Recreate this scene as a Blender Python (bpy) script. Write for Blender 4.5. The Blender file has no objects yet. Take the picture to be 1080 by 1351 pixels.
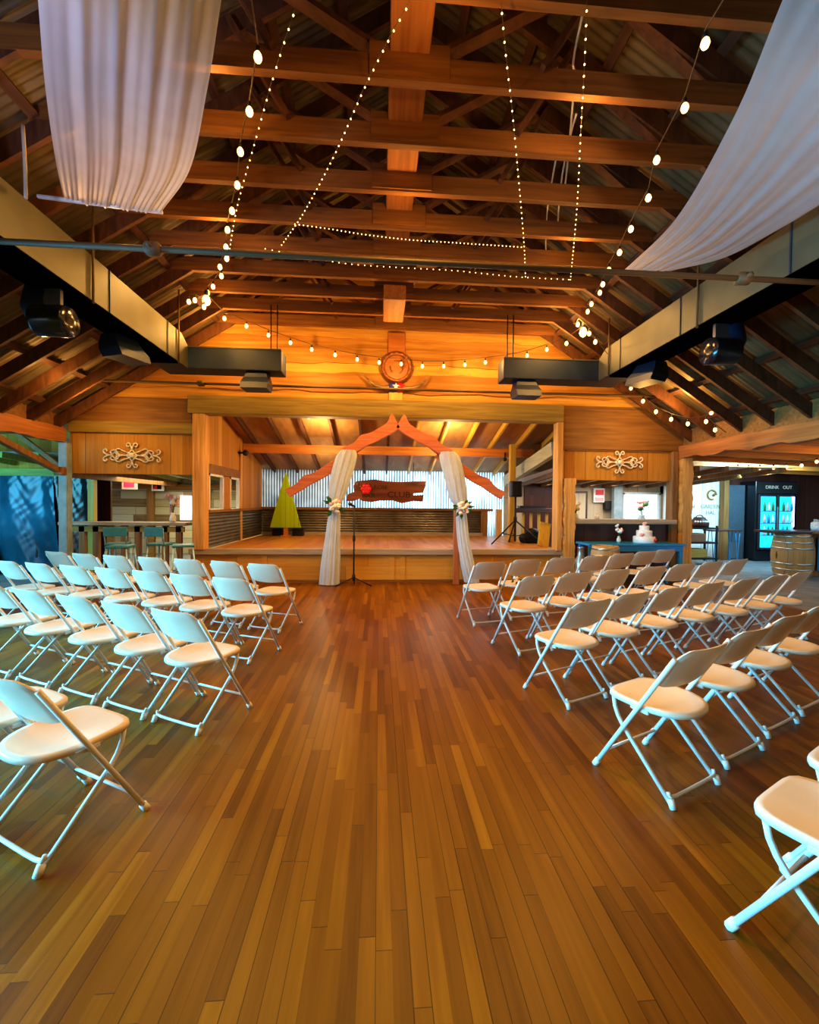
import bpy, math, random
import numpy as np
from mathutils import Vector, Matrix, Euler
random.seed(7)
PI = math.pi
COL = bpy.context.scene.collection
# ------------------------------------------------------------------ camera model (1080x1351)
F, PITCH, YAW, ROLL, H = 565., -.0195, .071, .010, 1.485
_cy, _sy = math.cos(YAW), math.sin(YAW)
_r = Vector((_cy, -_sy, 0)); _f0 = Vector((_sy, _cy, 0)); _u0 = Vector((0, 0, 1))
FW = _f0*math.cos(PITCH)+_u0*math.sin(PITCH); _u = -_f0*math.sin(PITCH)+_u0*math.cos(PITCH)
RT = _r*math.cos(ROLL)+_u*math.sin(ROLL); UP = -_r*math.sin(ROLL)+_u*math.cos(ROLL)
def at(u, v, x=None, y=None, z=None):
    d = RT*((u-540)/F)-UP*((v-675.5)/F)+FW
    t = y/d.y if y is not None else ((z-H)/d.z if z is not None else x/d.x)
    return Vector((0, 0, H))+d*t
# ------------------------------------------------------------------ materials
def new_mat(name):
    m = bpy.data.materials.new(name); m.use_nodes = True
    nt = m.node_tree
    return m, nt, nt.nodes['Principled BSDF']
def N(nt, typ, **kw):
    n = nt.nodes.new(typ)
    for k, v in kw.items(): setattr(n, k, v)
    return n
def L(nt, a, b): nt.links.new(a, b)
def math_n(nt, op, a, b=None):
    n = N(nt, 'ShaderNodeMath', operation=op)
    for i, x in enumerate((a, b)):
        if x is None: continue
        if isinstance(x, (int, float)): n.inputs[i].default_value = x
        else: L(nt, x, n.inputs[i])
    return n.outputs[0]
def ramp(nt, fac, stops):
    r = N(nt, 'ShaderNodeValToRGB')
    while len(r.color_ramp.elements) < len(stops): r.color_ramp.elements.new(.5)
    for e, (p, c) in zip(r.color_ramp.elements, stops):
        e.position = p; e.color = (*c, 1)
    L(nt, fac, r.inputs[0]); return r.outputs[0]
def plain(name, col, rough=.5, metal=0, var=.08, scale=14, spec=.5):
    m, nt, b = new_mat(name)
    tc = N(nt, 'ShaderNodeTexCoord'); ns = N(nt, 'ShaderNodeTexNoise'); ns.inputs['Scale'].default_value = scale
    ns.inputs['Detail'].default_value = 3
    L(nt, tc.outputs['Object'], ns.inputs['Vector'])
    lo = tuple(c*(1-var) for c in col); hi = tuple(min(1, c*(1+var)) for c in col)
    L(nt, ramp(nt, ns.outputs[0], [(.3, lo), (.7, hi)]), b.inputs['Base Color'])
    b.inputs['Roughness'].default_value = rough; b.inputs['Metallic'].default_value = metal
    b.inputs['Specular IOR Level'].default_value = spec
    return m
def wood(name, dark, light, axis='X', rough=.6, grain=22, stretch=.06, island=.35):
    m, nt, b = new_mat(name)
    tc = N(nt, 'ShaderNodeTexCoord'); mp = N(nt, 'ShaderNodeMapping')
    s = [grain]*3; s['XYZ'.index(axis)] = grain*stretch; mp.inputs['Scale'].default_value = s
    L(nt, tc.outputs['Object'], mp.inputs[0])
    geo = N(nt, 'ShaderNodeNewGeometry')
    oi = N(nt, 'ShaderNodeObjectInfo')
    ns = N(nt, 'ShaderNodeTexNoise', noise_dimensions='4D'); ns.inputs['Scale'].default_value = 1; ns.inputs['Detail'].default_value = 4
    ns.inputs['Distortion'].default_value = .6
    L(nt, mp.outputs[0], ns.inputs['Vector'])
    L(nt, math_n(nt, 'MULTIPLY', math_n(nt, 'ADD', geo.outputs['Random Per Island'], oi.outputs['Random']), 17.), ns.inputs['W'])
    k = math_n(nt, 'ADD', ns.outputs[0], math_n(nt, 'MULTIPLY', math_n(nt, 'SUBTRACT', geo.outputs['Random Per Island'], .5), island))
    L(nt, ramp(nt, k, [(.25, dark), (.75, light)]), b.inputs['Base Color'])
    b.inputs['Roughness'].default_value = rough
    bp = N(nt, 'ShaderNodeBump'); bp.inputs['Strength'].default_value = .25; bp.inputs['Distance'].default_value = .01
    L(nt, ns.outputs[0], bp.inputs['Height']); L(nt, bp.outputs[0], b.inputs['Normal'])
    return m
def planks(name, across, along, width, length, stops, rough=.45, gap=.03, grainmix=.45, bump=.4, gapdark=.25, patch=0.):
    m, nt, b = new_mat(name)
    tc = N(nt, 'ShaderNodeTexCoord'); sp = N(nt, 'ShaderNodeSeparateXYZ'); L(nt, tc.outputs['Object'], sp.inputs[0])
    a = math_n(nt, 'DIVIDE', sp.outputs['XYZ'.index(across)], width)
    ida = math_n(nt, 'FLOOR', a); fa = math_n(nt, 'SUBTRACT', a, ida)
    w1 = N(nt, 'ShaderNodeTexWhiteNoise', noise_dimensions='1D'); L(nt, ida, w1.inputs['W'])
    bl = math_n(nt, 'ADD', math_n(nt, 'DIVIDE', sp.outputs['XYZ'.index(along)], length), math_n(nt, 'MULTIPLY', w1.outputs['Value'], 7.31))
    idb = math_n(nt, 'FLOOR', bl); fb = math_n(nt, 'SUBTRACT', bl, idb)
    cb = N(nt, 'ShaderNodeCombineXYZ'); L(nt, ida, cb.inputs[0]); L(nt, idb, cb.inputs[1])
    w2 = N(nt, 'ShaderNodeTexWhiteNoise', noise_dimensions='3D'); L(nt, cb.outputs[0], w2.inputs['Vector'])
    mp = N(nt, 'ShaderNodeMapping'); s = [30.]*3; s['XYZ'.index(along)] = 1.6; mp.inputs['Scale'].default_value = s
    L(nt, tc.outputs['Object'], mp.inputs[0])
    ns = N(nt, 'ShaderNodeTexNoise', noise_dimensions='4D'); ns.inputs['Scale'].default_value = 1; ns.inputs['Detail'].default_value = 5
    L(nt, mp.outputs[0], ns.inputs['Vector']); L(nt, math_n(nt, 'MULTIPLY', w2.outputs['Value'], 40), ns.inputs['W'])
    k = math_n(nt, 'ADD', math_n(nt, 'MULTIPLY', w2.outputs['Value'], 1-grainmix), math_n(nt, 'MULTIPLY', ns.outputs[0], grainmix))
    if patch:
        n2 = N(nt, 'ShaderNodeTexNoise'); n2.inputs['Scale'].default_value = .55; n2.inputs['Detail'].default_value = 3
        L(nt, tc.outputs['Object'], n2.inputs['Vector'])
        k = math_n(nt, 'ADD', k, math_n(nt, 'MULTIPLY', math_n(nt, 'SUBTRACT', n2.outputs[0], .5), patch))
    col = ramp(nt, k, stops)
    g1 = math_n(nt, 'LESS_THAN', fa, math_n(nt, 'MULTIPLY', gap*1.6, w1.outputs['Value'])); g2 = math_n(nt, 'LESS_THAN', fb, gap*width/length)
    g = math_n(nt, 'MAXIMUM', g1, g2)
    mx = N(nt, 'ShaderNodeMix', data_type='RGBA', blend_type='MULTIPLY')
    L(nt, g, mx.inputs[0]); L(nt, col, mx.inputs[6]); mx.inputs[7].default_value = (gapdark, gapdark, gapdark, 1)
    L(nt, mx.outputs[2], b.inputs['Base Color'])
    b.inputs['Specular IOR Level'].default_value = .22
    L(nt, math_n(nt, 'ADD', rough-.08, math_n(nt, 'MULTIPLY', ns.outputs[0], .18)), b.inputs['Roughness'])
    bp = N(nt, 'ShaderNodeBump'); bp.inputs['Strength'].default_value = bump; bp.inputs['Distance'].default_value = .004
    L(nt, math_n(nt, 'SUBTRACT', math_n(nt, 'MULTIPLY', ns.outputs[0], .3), g), bp.inputs['Height']); L(nt, bp.outputs[0], b.inputs['Normal'])
    return m
def emit(name, col, strength, sample=True):
    m, nt, b = new_mat(name)
    b.inputs['Base Color'].default_value = (*col, 1)
    b.inputs['Emission Color'].default_value = (*col, 1); b.inputs['Emission Strength'].default_value = strength
    if not sample: m.cycles.emission_sampling = 'NONE'
    return m
def sheer(name, col, transp=.12, transl=.5):
    m, nt, b = new_mat(name)
    out = nt.nodes['Material Output']
    tc = N(nt, 'ShaderNodeTexCoord'); ns = N(nt, 'ShaderNodeTexNoise'); ns.inputs['Scale'].default_value = 6
    L(nt, tc.outputs['Object'], ns.inputs['Vector'])
    c = ramp(nt, ns.outputs[0], [(.3, tuple(x*.93 for x in col)), (.7, col)])
    d = N(nt, 'ShaderNodeBsdfDiffuse'); t = N(nt, 'ShaderNodeBsdfTranslucent'); tr = N(nt, 'ShaderNodeBsdfTransparent')
    L(nt, c, d.inputs[0]); L(nt, c, t.inputs[0])
    m1 = N(nt, 'ShaderNodeMixShader'); m1.inputs[0].default_value = transl; L(nt, d.outputs[0], m1.inputs[1]); L(nt, t.outputs[0], m1.inputs[2])
    m2 = N(nt, 'ShaderNodeMixShader'); m2.inputs[0].default_value = transp; L(nt, m1.outputs[0], m2.inputs[1]); L(nt, tr.outputs[0], m2.inputs[2])
    L(nt, m2.outputs[0], out.inputs[0])
    return m
M = {}
M['floor'] = planks('floor_boards', 'X', 'Y', .056, .8, [(.12, (.085, .025, .001)), (.38, (.175, .057, .001)), (.6, (.23, .081, .0015)), (.88, (.36, .145, .004))], rough=.36, gap=.045, grainmix=.55, patch=.5, gapdark=.3)
M['concrete'] = plain('concrete', (.22, .23, .24), .55, 0, .25, 3)
M['truss'] = wood('truss_lumber', (.12, .04, .006), (.3, .12, .02), 'X', .7)
M['truss_d'] = wood('dark_truss_lumber', (.055, .018, .005), (.17, .065, .018), 'Z', .7, grain=14, stretch=.3)
M['purlin'] = wood('purlin_lumber', (.045, .016, .006), (.13, .05, .018), 'Y', .75)
M['beam_y'] = wood('orange_beam', (.26, .08, .015), (.5, .2, .05), 'Y', .6)
M['beam_x'] = wood('orange_cross_beam', (.45, .14, .02), (.75, .3, .06), 'X', .55)
M['gable'] = wood('gable_boards', (.42, .17, .02), (.85, .45, .08), 'X', .6, grain=12, island=.5)
M['header'] = wood('grey_header', (.2, .125, .025), (.42, .29, .06), 'X', .7)
M['post'] = wood('live_edge_post', (.42, .17, .03), (.85, .48, .13), 'Z', .55)
M['post_d'] = wood('dark_post', (.16, .07, .02), (.36, .18, .05), 'Z', .6)
M['panel'] = planks('upright_boards', 'X', 'Z', .21, 9., [(.1, (.3, .12, .015)), (.5, (.52, .24, .035)), (.9, (.7, .38, .07))], rough=.6, gap=.03, grainmix=.6)
M['band'] = wood('dark_band', (.15, .065, .015), (.34, .16, .035), 'X', .65)
M['stage_front'] = planks('stage_front_boards', 'Z', 'X', .3, 2.4, [(.1, (.45, .2, .03)), (.5, (.62, .32, .055)), (.9, (.78, .46, .1))], rough=.5, gap=.015, grainmix=.6)
M['stage_floor'] = planks('stage_floor_boards', 'X', 'Y', .1, 1.6, [(.1, (.4, .15, .025)), (.5, (.55, .24, .04)), (.9, (.66, .32, .07))], rough=.35, gap=.03)
M['nosing'] = wood('grey_nosing', (.3, .24, .17), (.52, .43, .32), 'X', .6)
M['stage_side'] = planks('stage_side_boards', 'Y', 'Z', .2, 9., [(.1, (.4, .17, .03)), (.5, (.58, .28, .06)), (.9, (.7, .4, .1))], rough=.55, gap=.03)
M['plywood'] = wood('stage_ceiling_ply', (.3, .15, .05), (.5, .29, .11), 'Y', .7, grain=6, stretch=.2)
M['dark_wall'] = planks('dark_boards', 'X', 'Z', .16, 9., [(.1, (.05, .018, .014)), (.9, (.13, .05, .035))], rough=.3, gap=.04)
M['siding'] = planks('weathered_siding', 'Z', 'X', .22, 1.7, [(.1, (.12, .05, .02)), (.4, (.42, .36, .2)), (.7, (.5, .5, .4)), (.9, (.7, .52, .2))], rough=.6, gap=.04, grainmix=.35)
M['pale_siding'] = planks('pale_siding', 'X', 'Z', .3, 9., [(.1, (.42, .32, .2)), (.9, (.62, .5, .34))], rough=.6, gap=.03)
M['white_board'] = planks('white_boards', 'X', 'Z', .14, 9., [(.1, (.7, .7, .62)), (.9, (.9, .9, .84))], rough=.5, gap=.05)
M['chair'] = plain('chair_plastic', (.74, .61, .44), .38, 0, .04, 5)
M['frame'] = plain('chair_enamel', (.72, .7, .64), .3, 0, .03, 9)
M['cap'] = plain('foot_plastic', (.78, .74, .66), .5)
M['black'] = plain('black_matte', (.012, .012, .014), .55)
M['blackgloss'] = plain('black_gloss', (.01, .012, .016), .18)
M['steel'] = plain('brushed_steel', (.42, .45, .47), .3, .9)
M['galv'] = plain('galvanised_pipe', (.12, .075, .03), .6, .1)
M['duct_side'] = plain('duct_lit_side', (.1, .09, .05), .5, .1, .15, 3)  # black duct again, with the light on its inner face painted in
M['duct'] = plain('duct_black', (.01, .022, .05), .5, 0, .2, 4)
M['whitecloth'] = sheer('white_sheer', (.9, .88, .9), .1, .6)
M['archcloth'] = sheer('arch_voile', (.86, .94, .98), .05, .4)
M['arch'] = wood('arch_cedar', (.5, .12, .05), (.78, .27, .1), 'X', .5)
M['arch_edge'] = wood('arch_cedar_post', (.34, .1, .03), (.55, .2, .07), 'Z', .5)
M['green'] = planks('chartreuse_boards', 'X', 'Z', .11, 9., [(.1, (.33, .5, .008)), (.9, (.46, .7, .015))], rough=.5, gap=.05)
M['sign'] = wood('slab_bark', (.07, .016, .006), (.34, .09, .025), 'X', .45, grain=10, stretch=.15)
M['ink'] = plain('dark_ink', (.02, .008, .005), .6)
M['red'] = plain('red_paint', (.75, .02, .03), .4)
M['blue'] = plain('flag_blue', (.03, .04, .3), .5)
M['white'] = plain('white_paint', (.85, .85, .83), .45)
M['pink'] = plain('pink_petal', (.85, .45, .42), .6)
M['rose'] = plain('blush_petal', (.9, .72, .6), .6)
M['peach'] = plain('cream_petal', (.9, .82, .62), .6)
M['leaf'] = plain('leaf_green', (.05, .16, .03), .5, 0, .4, 30)
M['horn'] = wood('horn', (.1, .05, .025), (.4, .26, .12), 'X', .3)
M['wheelwood'] = wood('wheel_wood', (.3, .08, .015), (.55, .2, .04), 'X', .5)
M['wheelring'] = wood('wheel_rim', (.16, .04, .012), (.34, .11, .03), 'X', .5)
M['iron'] = plain('cream_iron', (.82, .74, .56), .5)
M['bluepaint'] = plain('bright_blue_paint', (.015, .26, .55), .35)
M['barrel'] = planks('barrel_staves', 'X', 'Z', .06, 9., [(.1, (.3, .17, .06)), (.9, (.5, .32, .13))], rough=.45, gap=.06)
M['hoop'] = plain('barrel_hoop', (.5, .5, .46), .3, .9)
M['icing'] = plain('icing', (.85, .87, .84), .4)
M['tin'] = None
M['rtin'] = plain('wainscot_tin', (.2, .19, .16), .35, .7, .3, 3)
M['rooftin'] = plain('roof_tin', (.15, .105, .045), .55, .2, .35, 2)
M['tarp'] = plain('blue_green_tarp', (.01, .09, .15), .25, .1, .5, 1.3)
M['tarp_dark'] = plain('black_tarp', (.012, .018, .02), .2, 0, .3, 3)
M['tealpost'] = plain('pale_column', (.3, .38, .4), .55, 0, .2, 6)
M['greenbeam'] = wood('mossy_beam', (.2, .2, .03), (.42, .42, .08), 'X', .6)
M['stool'] = plain('stool_metal', (.45, .72, .82), .35, .3)
M['stool_seat'] = plain('stool_seat', (.05, .28, .4), .4)
M['exitred'] = emit('exit_red', (.85, .02, .08), .7, False)
M['exitframe'] = plain('exit_housing', (.8, .45, .42), .5)
M['cord'] = plain('cord', (.1, .06, .02), .6)
M['whitecord'] = plain('white_cord', (.5, .42, .3), .6)
M['bulb'] = emit('warm_bulb', (1., .5, .19), 4)
M['fairy'] = emit('fairy_bulb', (1., .6, .22), 5, False)
M['glass'] = plain('vase_glass', (.75, .8, .75), .1)
M['cyanglass'] = emit('cooler_light', (.02, .55, .85), .9, False)
M['coolerwhite'] = emit('cooler_tube', (.6, .65, 1.), 5., False)
M['dimtext'] = emit('dim_lettering', (.35, .36, .3), .35, False)
M['steeldoor'] = plain('grey_steel_door', (.13, .19, .24), .3, .5)
M['brown'] = plain('basket_brown', (.06, .02, .015), .5)
M['box'] = plain('box_brown', (.22, .1, .05), .6)
M['greytext'] = plain('grey_lettering', (.33, .34, .26), .6)
M['yellowpost'] = wood('yellow_post', (.5, .3, .03), (.75, .5, .08), 'Z', .5)
M['greyrafter'] = wood('pale_rafter', (.38, .4, .28), (.6, .6, .42), 'Y', .6)
M['tabletop'] = wood('dark_tabletop', (.04, .02, .02), (.1, .05, .04), 'X', .3)
def tin_mat():   # thin ribbed sheet that lets daylight glow through; rib shading painted in as stripes
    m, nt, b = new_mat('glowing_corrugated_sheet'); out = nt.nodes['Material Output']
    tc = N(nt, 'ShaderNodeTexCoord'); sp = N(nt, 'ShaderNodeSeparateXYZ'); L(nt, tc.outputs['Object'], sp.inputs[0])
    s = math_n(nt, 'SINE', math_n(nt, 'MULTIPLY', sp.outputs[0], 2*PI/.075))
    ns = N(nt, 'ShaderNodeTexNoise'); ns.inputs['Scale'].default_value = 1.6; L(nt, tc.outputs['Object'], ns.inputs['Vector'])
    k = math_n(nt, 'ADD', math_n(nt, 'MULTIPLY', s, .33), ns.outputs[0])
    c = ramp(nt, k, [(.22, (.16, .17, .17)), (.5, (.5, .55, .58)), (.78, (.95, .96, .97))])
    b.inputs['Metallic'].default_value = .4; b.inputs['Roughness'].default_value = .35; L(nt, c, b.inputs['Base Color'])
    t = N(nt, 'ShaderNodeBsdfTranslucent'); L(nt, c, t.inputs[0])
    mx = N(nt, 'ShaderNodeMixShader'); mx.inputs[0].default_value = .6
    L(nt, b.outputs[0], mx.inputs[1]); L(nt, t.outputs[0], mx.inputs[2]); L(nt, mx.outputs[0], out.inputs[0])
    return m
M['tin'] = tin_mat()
# ------------------------------------------------------------------ mesh helpers
class MB:
    def __init__(s): s.v = []; s.f = []; s.sm = []
    def add(s, vs, fs, smooth=False):
        n = len(s.v); s.v += [tuple(p) for p in vs]; s.f += [tuple(i+n for i in q) for q in fs]; s.sm += [smooth]*len(fs); return s
    def box(s, x0, x1, y0, y1, z0, z1, bev=0.):
        if bev <= 0:
            vs = [(x, y, z) for x in (x0, x1) for y in (y0, y1) for z in (z0, z1)]
            return s.add(vs, [(0, 1, 3, 2), (4, 6, 7, 5), (0, 4, 5, 1), (2, 3, 7, 6), (0, 2, 6, 4), (1, 5, 7, 3)])
        b = min(bev, (x1-x0)/2.1, (y1-y0)/2.1, (z1-z0)/2.1)
        def loop(z, i): return [(x0+i+b, y0+i, z), (x1-i-b, y0+i, z), (x1-i, y0+i+b, z), (x1-i, y1-i-b, z), (x1-i-b, y1-i, z), (x0+i+b, y1-i, z), (x0+i, y1-i-b, z), (x0+i, y0+i+b, z)]
        return s.rings([loop(z0, b*.6), loop(z0+b, 0), loop(z1-b, 0), loop(z1, b*.6)], cap=True)
    def rings(s, rs, cap=False, closed=True, smooth=False):
        n = len(rs[0]); vs = [p for r in rs for p in r]; fs = []
        for i in range(len(rs)-1):
            for j in range(n if closed else n-1):
                k = (j+1) % n
                fs.append((i*n+j, i*n+k, (i+1)*n+k, (i+1)*n+j))
        if cap:
            fs.append(tuple(reversed(range(n)))); fs.append(tuple((len(rs)-1)*n+j for j in range(n)))
        return s.add(vs, fs, smooth)
    def bar(s, p0, p1, w, h, up=(0, 0, 1)):
        p0, p1 = Vector(p0), Vector(p1); d = (p1-p0).normalized(); up = Vector(up)
        a = d.cross(up)
        if a.length < 1e-4: a = d.cross(Vector((0, 1, 0)))
        a.normalize(); b = a.cross(d).normalized()
        q = [a*w/2+b*h/2, -a*w/2+b*h/2, -a*w/2-b*h/2, a*w/2-b*h/2]
        return s.rings([[p0+x for x in q], [p1+x for x in q]], cap=True)
    def tube(s, pts, r, seg=8, cap=True):
        pts = [Vector(p) for p in pts]; n = len(pts); rs = r if isinstance(r, (list, tuple)) else [r]*n
        t0 = (pts[1]-pts[0]).normalized(); a = t0.orthogonal().normalized(); out = []
        for i, p in enumerate(pts):
            t = (pts[min(i+1, n-1)]-pts[max(i-1, 0)]).normalized()
            a = (a-t*a.dot(t)); a = a.normalized() if a.length > 1e-6 else t.orthogonal().normalized()
            b = t.cross(a)
            out.append([p+(a*math.cos(2*PI*k/seg)+b*math.sin(2*PI*k/seg))*rs[i] for k in range(seg)])
        return s.rings(out, cap=cap, smooth=True)
    def lathe(s, prof, c, seg=20, axis='Z', cap=True, smooth=True, ph=0):
        c = Vector(c); rs = []
        for r, z in prof:
            ring = []
            for k in range(seg):
                a = 2*PI*k/seg+ph; x, y = r*math.cos(a), r*math.sin(a)
                ring.append(c+(Vector((x, y, z)) if axis == 'Z' else Vector((x, z, y)) if axis == 'Y' else Vector((z, x, y))))
            rs.append(ring)
        return s.rings(rs, cap=cap, smooth=smooth)
    def prism(s, poly, axis, d0, d1):
        def mk(p, d): return (p[0], d, p[1]) if axis == 'Y' else (d, p[0], p[1]) if axis == 'X' else (p[0], p[1], d)
        return s.rings([[mk(p, d0) for p in poly], [mk(p, d1) for p in poly]], cap=True)
    def grid(s, g, smooth=True):
        return s.rings(g, closed=False, smooth=smooth)
    def ball(s, c, r, seg=8, rg=5, sq=(1, 1, 1)):
        c = Vector(c); rs = []
        for i in range(rg+1):
            t = PI*i/rg; rr = max(math.sin(t), .02)
            rs.append([c+Vector((r*rr*math.cos(2*PI*k/seg)*sq[0], r*rr*math.sin(2*PI*k/seg)*sq[1], -r*math.cos(t)*sq[2])) for k in range(seg)])
        return s.rings(rs, cap=True, smooth=True)
    def build(s, name, mat, parent=None, bevel=0.):
        off = Vector((0, 0, 0)); p = parent
        while p is not None: off += p.location; p = p.parent
        me = bpy.data.meshes.new(name); me.from_pydata([tuple(Vector(v)-off) for v in s.v], [], s.f)
        me.polygons.foreach_set('use_smooth', s.sm); me.materials.append(mat if not isinstance(mat, str) else M[mat])
        import bmesh
        bm = bmesh.new(); bm.from_mesh(me); bmesh.ops.recalc_face_normals(bm, faces=bm.faces); bm.to_mesh(me); bm.free()
        o = bpy.data.objects.new(name, me); COL.objects.link(o); o.parent = parent
        if bevel:
            bv = o.modifiers.new('bevel', 'BEVEL'); bv.width = bevel; bv.segments = 2; bv.limit_method = 'ANGLE'
        return o
def tag(o, label, cat, group=None, kind=None):
    o['label'] = label; o['category'] = cat
    if group: o['group'] = group
    if kind: o['kind'] = kind
    return o
def thing(name, label, cat, loc, group=None, rz=0):
    o = bpy.data.objects.new(name, None); COL.objects.link(o); o.location = loc; o.rotation_euler.z = rz
    o.empty_display_size = .1
    return tag(o, label, cat, group)
def struct(mb, name, mat, label=None, cat=None, bevel=0., parent=None):
    o = mb.build(name, mat, parent, bevel); o['kind'] = 'structure'
    if label: o['label'] = label
    if cat: o['category'] = cat
    return o
def part(parent, name, mat, mb, bevel=0.): return mb.build(name, mat, parent, bevel)
def copy_tree(o, parent=None):
    c = o.copy(); COL.objects.link(c); c.parent = parent
    for ch in list(o.children): copy_tree(ch, c)
    return c
def text(body, size, loc, rot, mat, name='lettering', parent=None, ext=.004, sx=1.):
    cu = bpy.data.curves.new(name, 'FONT'); cu.body = body; cu.size = size; cu.extrude = ext
    cu.align_x = 'CENTER'; cu.align_y = 'CENTER'
    tmp = bpy.data.objects.new('tmp', cu); COL.objects.link(tmp); cu.materials.append(M[mat])
    me = bpy.data.meshes.new_from_object(tmp.evaluated_get(bpy.context.evaluated_depsgraph_get())); bpy.data.objects.remove(tmp)
    o = bpy.data.objects.new(name, me); COL.objects.link(o)
    off = Vector((0, 0, 0)); p = parent
    while p is not None: off += p.location; p = p.parent
    o.parent = parent; o.location = Vector(loc)-off; o.rotation_euler = rot; o.scale.x = sx
    return o
def spline(pts, n):   # Catmull-Rom
    P = [Vector(p) for p in pts]; P = [P[0]*2-P[1]]+P+[P[-1]*2-P[-2]]; out = []
    m = len(P)-3
    for i in range(n+1):
        t = i/n*m; k = min(int(t), m-1); t -= k; a, b, c, d = P[k:k+4]
        out.append(.5*((2*b)+(c-a)*t+(2*a-5*b+4*c-d)*t*t+(3*b-3*c+d-a)*t**3))
    return out
def wob(x, seed=0.): return .5*math.sin(x*2.1+seed)+.3*math.sin(x*5.3+seed*2.7)+.2*math.sin(x*11.7+seed*4.1)
# ------------------------------------------------------------------ room shell
YB, XC = 8.1, .2
XL, XR = -5.55, 5.9
ZA, SL = 6.7, .64
def zroof(x): return ZA-SL*abs(x-XC)
struct(MB().box(-5.9, 6.15, -2.6, 8.1, -.06, 0), 'floor', 'floor', 'narrow brown varnished hardwood strip dance floor')
g = MB().box(-16, 18, -6, 18, -.12, -.06); struct(g, 'ground', 'concrete', 'grey concrete ground around the hall')
g = MB().box(6.15, 13.5, 3, 13, -.06, -.005); struct(g, 'floor_right', 'concrete', 'grey concrete floor of the right annex')
g = MB().box(-10.5, -5.9, 3, 12.6, -.06, -.005); struct(g, 'floor_left', 'concrete', 'grey concrete floor of the porch')
g = MB().box(-5.9, 6.15, 8.1, 13, -.06, -.005); struct(g, 'floor_back', 'concrete', 'concrete floor behind the bar hatches')
# roof: ribbed sheet, both slopes
def roof_side(sgn):
    mb = MB(); ys = np.arange(-2.6, 8.2, .0125*1.5); wl = .076
    rows = []
    for d in (0, 6.2):
        x = XC+sgn*d
        rows.append([(x, y, zroof(x)+.012*math.sin(2*PI*y/wl)) for y in ys])
    mb.grid(rows); return mb
struct(roof_side(-1), 'ceiling_left', 'rooftin', 'ribbed metal roof underside, left slope')
struct(roof_side(1), 'ceiling_right', 'rooftin', 'ribbed metal roof underside, right slope')
for sgn in (-1, 1):
    for k in range(1, 10):
        x = XC+sgn*k*.62; z = zroof(x)-.012
        n = Vector((sgn*SL, 0, 1)).normalized()
        p0 = Vector((x, -2.5, z))-n*.045; p1 = Vector((x, 8.08, z))-n*.045
        o = struct(MB().bar(p0, p1, .085, .05, n), 'trim_purlin', 'purlin', 'dark roof purlin under the metal sheet')
# trusses
TY = [2.71+.57*k for k in range(10)]
def truss_parts(t, y, first):
    w = .045
    def R(d, sgn, drop): return Vector((XC+sgn*d, y, ZA-SL*d-drop))
    part(t, 'bottom_chord', 'truss', MB().box(XC-3.12, XC+3.12, y-w*.7, y+w*.7, 4.64, 4.82))
    for sgn in (-1, 1):
        part(t, 'rafter', 'truss_d', MB().bar(R(.02, sgn, .19), R(5.98, sgn, .19), w, .17, (0, 0, 1)))
        part(t, 'web', 'truss_d', MB().bar((XC+sgn*.06, y+w, 4.8), (XC+sgn*1.45, y+w, ZA-SL*1.45-.18), .04, .11, (0, 1, 0)))
        part(t, 'web', 'truss_d', MB().bar((XC+sgn*1.0, y-w, 4.78), (XC+sgn*1.5, y-w, ZA-SL*1.5-.18), .04, .09, (0, 1, 0)))
        part(t, 'web', 'truss_d', MB().bar((XC+sgn*2.55, y+w, 4.72), (XC+sgn*1.55, y+w, ZA-SL*1.55-.18), .04, .09, (0, 1, 0)))
    part(t, 'gusset_plate', 'truss', MB().box(XC-.3, XC+.3, y-w*.7-.014, y-w*.7-.002, 4.66, 4.9))
ords = ['nearest the gable wall', 'second from the gable wall', 'third from the gable wall', 'fourth from the gable wall', 'fifth from the gable wall', 'sixth from the gable wall', 'seventh from the gable wall', 'eighth from the gable wall', 'ninth from the gable wall', 'tenth from the gable wall', 'eleventh from the gable wall', 'twelfth from the gable wall', 'thirteenth from the gable wall']
for i, y in enumerate(TY):
    t = thing('roof_truss', 'brown timber roof truss, '+ords[len(TY)-1-i], 'truss', (XC, y, 4.64), 'roof trusses')
    truss_parts(t, y, i == 0)
tag(MB().box(XC-.15, XC+.15, .3, 6.25, 4.83, 5.1, .01).build('ridge_box_beam', 'beam_y'), 'orange boxed timber running along the middle above the truss chords', 'beam')
tag(MB().box(XC-.16, XC+.16, 6.22, 7.0, 4.42, 4.63, .01).build('hanging_box_beam', 'beam_y'), 'short orange box timber hanging under the truss chords', 'beam')
# eave beams with live edges (run along Y)
def live_beam(x0, x1, y0, y1, z0, z1, seed, amp=.035):
    n = 46; top = [(y0+(y1-y0)*i/n, z1+amp*.4*wob(i*.5, seed)) for i in range(n+1)]
    bot = [(y0+(y1-y0)*i/n, z0+amp*wob(i*.45, seed+2)) for i in range(n+1)]
    return MB().prism(top+bot[::-1], 'X', x0, x1)
tag(live_beam(XL-.09, XL+.03, 2.2, YB-.1, 2.5, 2.76, 1.).build('eave_beam', 'beam_y'), 'wavy live-edge timber beam over the porch opening', 'beam')
struct(MB().box(XL-.2, XL-.05, 1, YB-.02, 2.7, 3.06), 'trim_left', 'band', 'dark eave fascia above the porch beam')
tag(live_beam(XR-.06, XR+.08, 2.2, YB-.08, 2.42, 2.66, 3.).build('eave_beam', 'beam_y'), 'wavy live-edge timber beam over the annex opening', 'beam')
struct(MB().box(XR+.06, XR+.2, 1, YB-.02, 2.6, 2.98), 'trim_right', 'band', 'dark eave fascia above the annex beam')
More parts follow.
